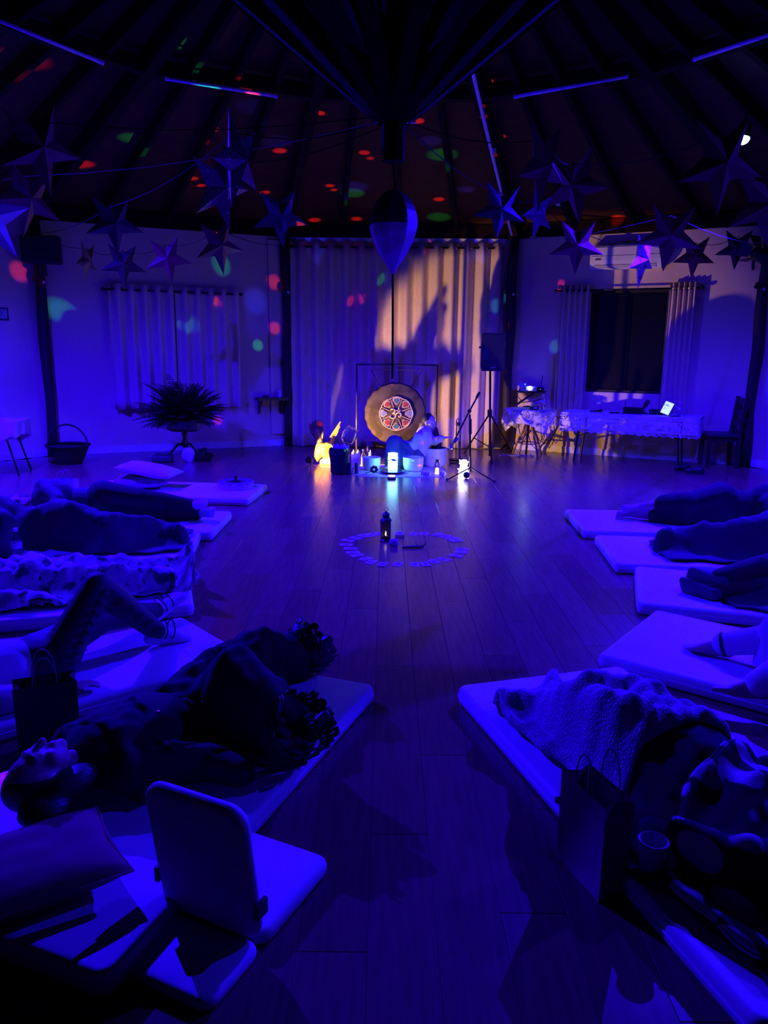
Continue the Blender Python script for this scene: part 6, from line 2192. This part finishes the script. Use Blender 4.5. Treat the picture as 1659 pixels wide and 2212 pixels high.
# ------------------------------------------------------------------ card circle, lantern, stones
CARDS = [(752, 1167), (768, 1162), (784, 1158), (800, 1155), (818, 1153), (893, 1153), (916, 1153), (944, 1155), (962, 1158), (976, 1163), (985, 1168), (748, 1177), (757, 1185), (762, 1193), (771, 1200),
         (790, 1207), (801, 1214), (827, 1219), (859, 1219), (896, 1219), (919, 1219), (937, 1213), (959, 1208), (985, 1201), (996, 1193), (998, 1186)]
cc = G(878, 1186)
M_CARD = pm('oracle_card', (.78, .74, .72), (.7, .66, .66), 30, .5)
M_CINK = pm('card_ink', (.12, .08, .1), (.3, .22, .25), 40, .6)
words = ['far left rim', 'left rear', 'rear']
def clock(p):
    a = (math.degrees(math.atan2(p.x - cc.x, p.y - cc.y)) + 360) % 360
    return a
pos = [G(x, y, .001) for (x, y) in CARDS]
order = sorted(range(len(pos)), key=lambda i: clock(pos[i]))
ordn = ['first', 'second', 'third', 'fourth', 'fifth', 'sixth', 'seventh', 'eighth', 'ninth', 'tenth', 'eleventh', 'twelfth', 'thirteenth', 'fourteenth', 'fifteenth', 'sixteenth', 'seventeenth', 'eighteenth',
        'nineteenth', 'twentieth', 'twenty-first', 'twenty-second', 'twenty-third', 'twenty-fourth', 'twenty-fifth', 'twenty-sixth', 'twenty-seventh', 'twenty-eighth']
rnd = random.Random(14)
for r_, i in enumerate(order):
    p = pos[i]
    a = math.atan2(p.y - cc.y, p.x - cc.x)
    t = thing('oracle_card', 'printed card in the floor circle, %s clockwise from the rear right of the lantern' % ordn[r_], 'card', Vector((p.x, p.y, .0005 + .0012 * (r_ % 3))), a + rnd.uniform(-.12, .12), 'cards laid in a circle on the floor')
    MB().box((0, 0, .0006), (.108, .07, .001)).build('card_sheet', M_CARD, t)
    MB().ell((rnd.uniform(-.01, .01), 0, .0012), (.026, .018, .0006), n=10, m=4).build('printed_figure', M_CINK, t)
t = thing('card_deck', 'small stack of cards at the rear of the card circle', 'card deck', G(863, 1158), .03)
MB().box((0, 0, .012), (.078, .11, .022)).build('lower_cards', M_CARD, t)
MB().box((0, 0, .0245), (.08, .112, .003)).build('top_card', M_CARD, t)
MB().ell((0, 0, .0265), (.022, .03, .0008), n=10, m=4).build('printed_figure', M_CINK, t)
lp2 = G(833, 1171)
lh = atY(833, 1095, lp2.y + .04).z
LS = lh / .40
t = thing('moroccan_lantern', 'dark pierced metal lantern with ring handle and candle inside', 'lantern', Vector((lp2.x, lp2.y + .045, 0)), .25)
t.scale = (LS, LS, LS)
M_LAN = pm('lantern_metal', (.05, .045, .06), (.03, .026, .035), 14, .4, metal=.5)
MB().lathe([(0, 0), (.07, 0), (.07, .012), (.058, .022), (0, .022)], 6).build('base', M_LAN, t)
MB().lathe([(.062, .225), (.073, .235), (.06, .26), (.04, .275), (.04, .305), (.052, .312), (.03, .33), (.008, .345), (0, .35)], 6).build('roof', M_LAN, t)
MB().tube([(.022 * math.cos(a), 0, .372 + .022 * math.sin(a)) for a in [2 * pi * i / 18 for i in range(19)]], .0035, 6, caps=False).build('ring_handle', M_LAN, t, smooth=True)
for i in range(6):
    a0, a1 = 2 * pi * i / 6, 2 * pi * (i + 1) / 6
    p0, p1 = Vector((.056 * math.cos(a0), .056 * math.sin(a0), 0)), Vector((.056 * math.cos(a1), .056 * math.sin(a1), 0))
    mb = MB()
    mb.beam(p0 + Vector((0, 0, .02)), p0 + Vector((0, 0, .232)), .007, .007, up=(0, 1, 0))
    # pierced panel: interlaced strips
    nrow = 11
    for j in range(nrow):
        z0_, z1_ = .024 + .2 * j / nrow, .024 + .2 * (j + 1) / nrow
        for c_ in range(3):
            f0, f1 = c_ / 3, (c_ + 1) / 3
            A0, A1 = p0.lerp(p1, f0), p0.lerp(p1, f1)
            mb.tube([A0 + Vector((0, 0, z0_)), A1 + Vector((0, 0, z1_))], .0035, 4, caps=False)
            mb.tube([A1 + Vector((0, 0, z0_)), A0 + Vector((0, 0, z1_))], .0035, 4, caps=False)
            m_ = (A0 + A1) / 2 + Vector((0, 0, (z0_ + z1_) / 2))
            mb.ell(m_, (.0065, .0065, .0065), n=6, m=4)
    mb.build('pierced_panel', M_LAN, t)
MB().lathe([(0, .022), (.024, .022), (.024, .06), (0, .06)], 14).build('candle', pm('lantern_wax', (.7, .55, .4), None, 9, .5), t)
MB().lathe([(0, .062), (.011, .072), (.009, .09), (0, .115)], 10).build('flame', em('lantern_flame', (1, .55, .3), 26), t, smooth=True)
rock('amethyst_chunk', 'pale violet crystal chunk at the lantern foot', 'crystal', G(851, 1180), .036, pm('amethyst', (.5, .42, .62), (.4, .32, .5), 9, .35, .2), 6, (1.1, .8, .95))
p0 = G(893, 1184)
t = thing('incense_boat', 'dark leaf-shaped incense holder with upturned tail inside the card circle', 'incense holder', p0, .12)
t.scale = (.72, .72, .72)
mb = MB()
prof = [(-.13, .004, .012), (-.08, .018, .02), (0, .026, .026), (.07, .018, .024), (.12, .006, .022)]
vs, fs = [], []
for (x, w_, h_) in prof:
    vs += [(x, -w_, h_), (x, 0, .002), (x, w_, h_), (x, 0, h_ + .008)]
for i in range(4):
    for k in range(4):
        fs.append((i * 4 + k, i * 4 + (k + 1) % 4, i * 4 + 4 + (k + 1) % 4, i * 4 + 4 + k))
fs += [(0, 1, 2, 3), (16, 17, 18, 19)]
MB().add(vs, fs).build('boat_body', pm('boat_wood', (.13, .09, .14), None, 9, .4), t)
MB().tube([(.11, 0, .025), (.135, 0, .04), (.14, 0, .075)], [.006, .007, .004], 6).build('tail', M_BLACK, t)
MB().tube([(.04, .0, .03), (.02, .0, .07)], .002, 5).build('incense_stick', M_BLACK, t)

# ------------------------------------------------------------------ the musician beside the gong
MYY = 10.35
def MP(x, y, dy=0.0):
    p = atY(x, y, MYY + dy)
    return p
root = Vector((MP(918, 985).x, MYY, 0))
def ml(x, y, dy=0.0):
    return tuple(MP(x, y, dy) - root)
J = base_pose()
J.update(head=ml(927, 913), neck=ml(921, 934), chest=ml(915, 949), waist=ml(910, 967), pelvis=ml(905, 985, .05), A=(.16, 0, 1), F=(.86, -.45, -.15))
J.update(shL=ml(924, 943, .12), shR=ml(905, 944, -.12), elL=ml(938, 954, -.05), wrL=ml(953, 947, -.2), hdL=(.9, -.2, .2), elR=ml(893, 966, -.15), wrR=ml(872, 957, -.1), hdR=(-.9, -.1, .25))
J.update(hipL=ml(910, 985, .1), hipR=ml(900, 985, -.08), knL=ml(945, 990, .2), anL=ml(918, 998, -.02), toeL=ml(906, 1001, -.06), knR=ml(852, 955, -.2), anR=ml(846, 1000, -.3), toeR=ml(838, 1004, -.42))
J['trot'] = RY(-pi / 2 + .12) @ RX(0)
M_BLOUSE = cloth('pale_blouse', (.55, .5, .55), (.45, .4, .46), 8)
M_SKIRT = cloth('blue_skirt', (.05, .07, .16), (.03, .045, .11), 8)
t, V = person('seated musician in pale blouse and dark blue skirt beside the gong', root, 0, J,
       [('blouse', TORSO + ARMS, .018, M_BLOUSE, ()),
        ('skirt', ['pelvis', 'thighL', 'thighR', 'shinL', 'shinR', 'x'], .025, M_SKIRT, [('x', 'cap', Vector(ml(852, 958, -.2)), Vector(ml(852, 1000, -.3)), .09, .11), ('x', 'cap', Vector(ml(865, 985, -.2)), Vector(ml(895, 992, -.05)), .11, .13)])],
       hairlong=[((0, -.09, -.06), (.075, .05, .12)), ((.02, -.10, -.2), (.07, .05, .14)), ((.03, -.1, -.34), (.06, .045, .12))], voxel=.012)
mb = MB().cap(ml(936, 926, .1), ml(943, 958, .12), .06, .07).cap(ml(943, 958, .12), ml(946, 990, .12), .07, .06)
blob('hanging_hair', mb, M_HAIR, t, .012, 3)
t['label'] = 'long-haired person in pale blouse and blue skirt seated beside the gong'
# mallet in the hand held toward the gong
w = Vector(J['wrR'])
tm = thing('gong_mallet', 'padded mallet held toward the gong by the seated person', 'mallet', root)
MB().tube([w + Vector((-.05, -.01, .01)), w + Vector((-.03, .02, -.16))], .009, 8).build('stick', M_DKWOOD, tm)
MB().ell(w + Vector((-.055, -.02, .05)), (.04, .04, .045)).build('felt_head', M_BLKCL, tm, smooth=True)
# ------------------------------------------------------------------ disco light spots: narrow coloured beams from the disco unit
def surf(x, y):
    """first big surface of the hall seen at a pixel: roof, wall or floor"""
    d = ray(x, y)
    best = None
    for k, w in W.items():
        dn = d.dot(w.n)
        if dn < -1e-6:
            t = (w.a - CAMP).dot(w.n) / dn
            p = CAMP + d * t
            if t > 0 and 0 <= p.z <= 3.3 and -.05 <= (p - w.a).dot(w.d) <= w.L + .05:
                best = p if best is None or (p - CAMP).length < (best - CAMP).length else best
    if best is None and d.z > 0:
        lo, hi = 0.5, 20.0
        for _ in range(40):
            m = (lo + hi) / 2
            p = CAMP + d.normalized() * m
            r = (Vector((p.x, p.y, 0)) - RC).length
            if p.z < Z_EAVE + (R_EAVE - r) * SLOPE - .02:
                lo = m
            else:
                hi = m
        best = CAMP + d.normalized() * lo
    return best
RED, GRN, BLU, CYN = (1.0, .035, .012), (.02, 1.0, .22), (.015, .02, 1.0), (.05, .5, 1.0)
SPOTS = [(RED, 515, 128, 17, 1), (RED, 450, 278, 17, 1), (RED, 680, 235, 9, 1), (RED, 693, 248, 9, 1), (RED, 903, 262, 12, 1), (RED, 605, 328, 13, 1), (RED, 787, 330, 11, 1), (RED, 800, 342, 8, .7), (RED, 415, 385, 10, 1),
         (RED, 434, 400, 8, 1), (RED, 713, 402, 9, 1), (RED, 722, 411, 7, 1), (RED, 948, 430, 11, 1), (RED, 573, 417, 10, 1), (RED, 440, 480, 13, 1), (RED, 680, 476, 12, 1), (RED, 770, 472, 11, 1), (RED, 1057, 180, 7, .9),
         (RED, 1058, 205, 9, .9), (RED, 1082, 298, 9, 1), (RED, 1036, 465, 9, .9), (RED, 1338, 468, 12, 1), (RED, 175, 357, 20, 1), (RED, 48, 130, 36, .35), (RED, 485, 38, 13, .5),
         (GRN, 292, 300, 24, .35), (GRN, 408, 102, 22, .3), (GRN, 948, 468, 24, .25), (GRN, 762, 417, 24, .25), (GRN, 955, 335, 30, .25), (BLU, 765, 404, 30, .8), (BLU, 1006, 410, 18, .8), (BLU, 600, 308, 30, .4), (BLU, 545, 232, 30, .3), (BLU, 930, 305, 24, .5),
         (RED, 42, 587, 17, 1), (RED, 262, 503, 12, .9), (RED, 590, 606, 13, 1), (RED, 591, 706, 12, 1), (RED, 460, 645, 9, 1), (RED, 302, 718, 8, 1), (RED, 325, 732, 9, 1), (RED, 508, 790, 13, 1), (RED, 1210, 617, 10, 1), (RED, 1112, 690, 8, 1),
         (RED, 1094, 795, 9, .8), (RED, 926, 520, 8, 1), (RED, 753, 637, 9, .9), (RED, 779, 628, 9, .7), (RED, 848, 632, 8, .8), (RED, 470, 908, 10, .8), (GRN, 132, 672, 22, .5), (GRN, 557, 746, 11, .6), (GRN, 478, 572, 18, .4), (CYN, 1080, 645, 13, .5), (GRN, 822, 590, 9, .4),
         (BLU, 552, 652, 24, 1.4), (CYN, 394, 690, 20, .45), (BLU, 1151, 628, 16, 1.3), (CYN, 1200, 748, 13, .5), (BLU, 680, 522, 22, 1), (BLU, 1045, 524, 22, 1), (BLU, 890, 740, 15, 1), (RED, 1145, 940, 10, .5), (GRN, 1103, 875, 5, .6), (CYN, 345, 825, 16, .3)]
def beam(col, dst, rad_m, power, src=DISCO, size=.012):
    d = Vector(dst) - src
    L_ = d.length
    ld = bpy.data.lights.new('disco_beam', 'SPOT')
    ld.color = col
    ld.energy = power * L_ * L_
    ld.spot_size = max(math.radians(1.2), 2 * math.atan(rad_m / L_))
    ld.spot_blend = .85
    ld.shadow_soft_size = .004
    o = bpy.data.objects.new('disco_beam', ld)
    COL.objects.link(o)
    o.location = src + d.normalized() * .06
    o.rotation_euler = d.to_track_quat('-Z', 'Y').to_euler()
for (c_, x, y, r, s) in SPOTS:
    dst = surf(x, y)
    if dst is None:
        continue
    dist = (dst - CAMP).length
    on_roof = dst.z > 3.26
    rad = r * 1.2 * dist / FPX
    beam(c_, dst, rad * (1.0), (17 if not on_roof else 170) * s)
# spots on the gong, the seated person and the bowls
for (c_, x, y, r, s, Y) in ((RED, 850, 870, 9, .5, GY), (GRN, 809, 856, 6, .25, GY), (BLU, 858, 862, 9, .9, GY), (BLU, 826, 897, 11, 1, GY), (RED, 803, 900, 6, .5, GY), (RED, 830, 934, 7, .5, GY), (CYN, 936, 912, 4, .2, MYY), (RED, 924, 945, 5, .6, MYY),
                            (RED, 944, 946, 5, 1.0, MYY - .15), (CYN, 890, 950, 7, .3, MYY), (CYN, 850, 960, 6, .5, MYY - .2), (BLU, 945, 985, 12, .9, MYY - .4)):
    dst = atY(x, y, Y)
    beam(c_, dst, r * 1.3 * dst.y / FPX, 24 * s)
